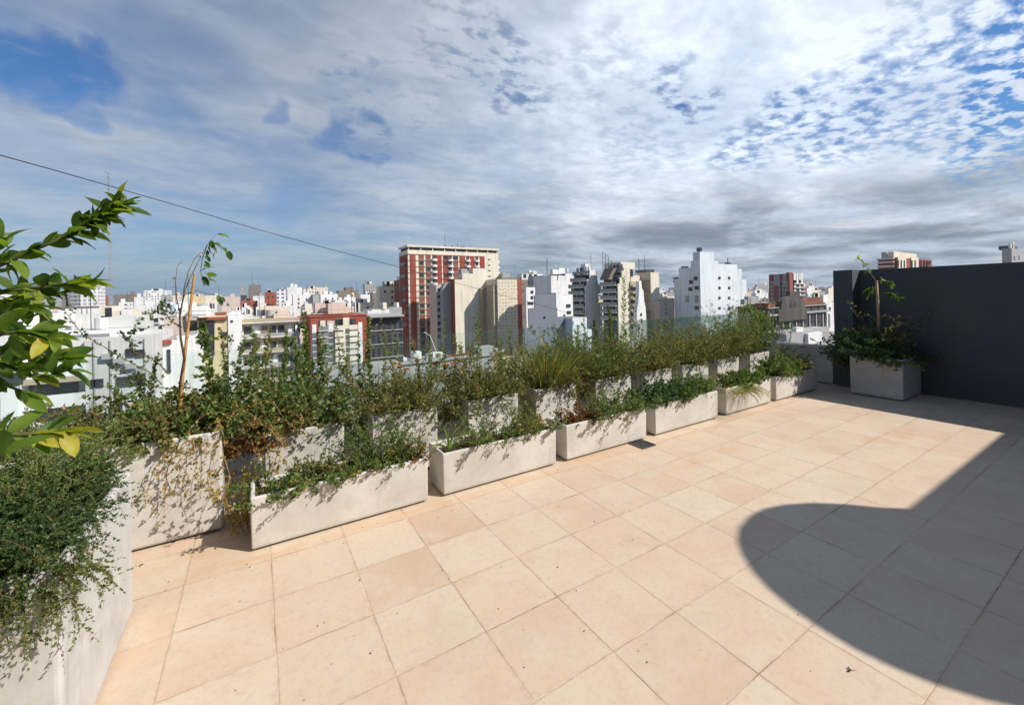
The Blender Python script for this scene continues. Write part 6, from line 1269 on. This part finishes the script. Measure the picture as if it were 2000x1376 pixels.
MB().tube([ru(1717, 668, 8.25), ru(1716, 620, 8.25), ru(1712, 548, 8.25)], [.02, .019, .016], 8).build('trunk', M['stem_y'], e, smooth=True)
A = np.array([[ru(1713, 552, 8.25), ru(1704, 540, 8.22), ru(1697, 527, 8.2), ru(1690, 515, 8.18), ru(1676, 504, 8.15)], [ru(1713, 550, 8.25), ru(1722, 549, 8.2), ru(1730, 549, 8.18), ru(1736, 550, 8.16), ru(1740, 553, 8.14)], [ru(1713, 575, 8.25), ru(1725, 572, 8.25), ru(1735, 572, 8.25), ru(1745, 575, 8.25), ru(1752, 580, 8.25)], [ru(1713, 565, 8.25), ru(1706, 560, 8.3), ru(1702, 562, 8.3), ru(1696, 566, 8.3), ru(1692, 572, 8.3)]])
for k in range(4): tubes_np('branch', A[k:k+1], .006, .002, 'stem_g', e, 5)
rg = np.random.default_rng(190); p, d, _ = sample(A[:1], rg, 16, .3, 1.05); broad('foliage', p, rg.normal(size=p.shape)+np.array((0, 0, .1)), .075, .030, 'l_citrus', e, rg, .5+.5*rg.random(len(p)), .5)
p, d, _ = sample(A[1:], rg, 16, .2, 1.05); broad('foliage', p, d*.6+rg.normal(size=p.shape)*.7-np.array((0, 0, .3)), .10, .042, 'l_citrus', e, rg, .4*rg.random(len(p)), .8)

for i, (u, z, hh, n, sp, lab) in enumerate([(.12, BZ, .52, 150, .5, 'thin light grass among the leafy green bush of the first square planter'), (1.0, BZ, .50, 190, .5, 'fine light grass in the left of the second square planter'), (1.36, BZ, .52, 190, .5, 'fine light grass in the right of the second square planter'),
    (1.98, BZ, .55, 200, .5, 'fine olive grass in the third square planter'), (2.35, .4, .60, 150, .4, 'thin grass right of the third square planter'), (3.75, BZ, .62, 200, .4, 'fine upright grass in the fifth square planter'), (4.6, BZ, .6, 200, .45, 'reddish fine grass in the sixth square planter'),
    (5.4, BZ, .58, 180, .5, 'fine grass in the seventh square planter'), (6.2, BZ, .6, 180, .5, 'fine grass in the eighth square planter'), (7.1, BZ, .62, 180, .45, 'fine grass in the last square planter')]):
    grass('grass_tussock', lab, (u, 4.1, z), .2, hh, n, seed=300+i, spread=sp, droop=.9, w=.0022, group='grass tussocks')
for i, (x, y, bx, n, L, W, m, sd, lab) in enumerate([(478, 660, 470, 120, .028, .012, 'l_mid', 8, 'leafy green weed before the left end of the dark balconies'), (528, 640, 522, 150, .028, .012, 'l_olive', 9, 'olive weed before the middle of the dark balconies'), (575, 655, 590, 190, .03, .014, 'l_mid', 10, 'broad leaved weed before the right end of the dark balconies'),
    (625, 655, 618, 150, .03, .013, 'l_mid', 9, 'leafy weed before the left edge of the red brick block'), (668, 672, 676, 70, .024, .010, 'l_olive', 6, 'short airy weed before the cream bay of the brick block'), (700, 650, 706, 80, .026, .010, 'l_mid', 6, 'airy green weed before the right edge of the brick block'),
    (800, 668, 806, 60, .022, .009, 'l_olive', 6, 'airy weed before the foot of the striped tower'), (838, 676, 830, 60, .022, .009, 'l_mid', 6, 'airy green weed before the slim grey block'), (976, 640, 972, 90, .028, .009, 'l_mid', 6, 'slim weed before the pierced facade'), (1010, 660, 1004, 60, .022, .008, 'l_olive', 5, 'airy weed left of the green tussock'),
    (1140, 610, 1146, 90, .028, .009, 'l_mid', 6, 'slim weed before the low white block'), (1350, 622, 1346, 60, .022, .007, 'l_olive', 5, 'fine stalk before the corner of the big white building'), (1300, 628, 1306, 80, .022, .007, 'l_mid', 6, 'airy weed before the peach block'), (430, 640, 424, 120, .026, .013, 'l_olive', 8, 'airy olive weed before the yellow block'),
    (310, 690, 318, 110, .024, .013, 'l_olive', 9, 'airy small leaved weed left of the bamboo stake'), (270, 715, 280, 90, .022, .012, 'l_olive', 8, 'short airy weed before the pale near building'), (225, 735, 240, 80, .022, .012, 'l_mid', 8, 'airy weed at the left of the tall planter')]):
    t = px_w(x, y, 4.15); b = px_w(bx, 700, 4.15); spike(lab, (b[0], b[1], .55), t, n, L, W, m, 400+i, side=sd, r=.0026)

# sprigs leaning out over the planter fronts, throwing leaf shadows on the sunlit faces
for i, (u, w, z, n, h, lab) in enumerate([(.12, 3.29, .34, 7, .17, 'sprigs leaning out over the left end of the nearest long planter'), (.42, 3.28, .34, 8, .24, 'sprigs leaning out over the middle of the nearest long planter'), (.85, 3.29, .34, 6, .26, 'feathery sprigs leaning out at the right of the nearest long planter'),
    (1.62, 3.28, .34, 6, .28, 'feathery sprig leaning out over the left of the second long planter'), (2.05, 3.28, .34, 8, .26, 'sprigs leaning out over the middle of the second long planter'), (2.32, 3.29, .34, 5, .22, 'sprigs at the right end of the second long planter'),
    (2.95, 3.28, .34, 7, .24, 'sprigs leaning out over the rusty herb planter'), (3.25, 3.28, .34, 9, .32, 'long sprigs leaning out over the third long planter'), (3.55, 3.28, .34, 9, .28, 'sprigs at the right end of the third long planter'), (4.35, 3.28, .34, 6, .2, 'sprigs leaning out over the fourth long planter'), (6.7, 3.28, .34, 9, .26, 'sprigs leaning out over the last long planter')]):
    bush('herb', lab, 'herb', (u, w, z), (.09, .02), h, n, 6, 7, .018, .009, 'l_mid', 'stem_g', spread=.25, droop=.5, twig=.3, seed=500+i, group='sprigs leaning over the planter fronts', lean=(.25, -.75), lo=.3)
for i, (u, z, n, h, lab) in enumerate([(.2, .57, 8, .3, 'sprigs over the face of the first square planter'), (.5, .57, 8, .26, 'sprigs at the right of the first square planter'), (1.05, .57, 8, .3, 'sprigs over the left of the second square planter'), (1.35, .57, 9, .32, 'sprigs over the right of the second square planter'), (1.95, .57, 9, .32, 'sprigs over the left of the third square planter'),
    (2.25, .57, 9, .32, 'sprigs over the right of the third square planter'), (2.8, .57, 7, .25, 'sprigs over the tufted grass planter'), (3.05, .57, 9, .32, 'sprigs at the right of the tufted grass planter'), (3.65, .57, 9, .32, 'sprigs over the left of the fifth square planter'), (3.95, .57, 9, .32, 'sprigs over the right of the fifth square planter'), (4.65, .57, 9, .28, 'sprigs over the sixth square planter'), (5.45, .57, 9, .28, 'sprigs over the seventh square planter')]):
    bush('shrub', lab, 'shrub', (u, 3.88, z), (.1, .02), h, n, 6, 7, .020, .009, 'l_olive', 'stem_b', spread=.25, droop=.7, twig=.3, seed=530+i, group='sprigs leaning over the square planters', lean=(.2, -.7), lo=.3)

rgw = random.Random(9); nthr = ['fourteenth', 'thirteenth', 'twelfth', 'eleventh', 'tenth', 'ninth', 'eighth', 'seventh', 'sixth', 'fifth', 'fourth', 'third', 'second', 'first']
wl = ['wispy light green weed', 'wispy feathery weed', 'wispy yellow green weed', 'wispy olive weed']
for i in range(34):
    x = 462+i*31.5+rgw.uniform(-8, 8); 
    if x > 1530: break
    top = (655 if x < 760 else 665) - rgw.uniform(-12, 38) if x < 1000 else (640 - rgw.uniform(-12, 22) if x < 1250 else 632-rgw.uniform(-10, 14)); w = rgw.uniform(3.98, 4.25)
    t = px_w(x+rgw.uniform(-14, 14), top, w); b = px_w(x, 700, w)
    where = '%s in its row' % (nth[i]+' from the left' if i < 20 else nthr[i-20]+' from the right')
    bg = next((q[1] for q in ((600, 'dark balcony block'), (720, 'red brick block'), (790, 'dark glazed office'), (890, 'red striped tower'), (1020, 'cream stepped block'), (1120, 'blue grey gable'), (1240, 'terraced blocks'), (1320, 'peach block'), (1460, 'big white building'), (1700, 'arched gable'))  if x < q[0]), '')
    spike('%s before the %s, %s' % (wl[i % 4], bg, where), (b[0], b[1], .5), t, rgw.randint(50, 110), rgw.uniform(.022, .034), rgw.uniform(.005, .010), rgw.choice(['l_grass', 'l_mid', 'l_olive', 'l_mid']), 600+i, side=rgw.randint(6, 11), r=.0022, group='wispy weeds of the back row')
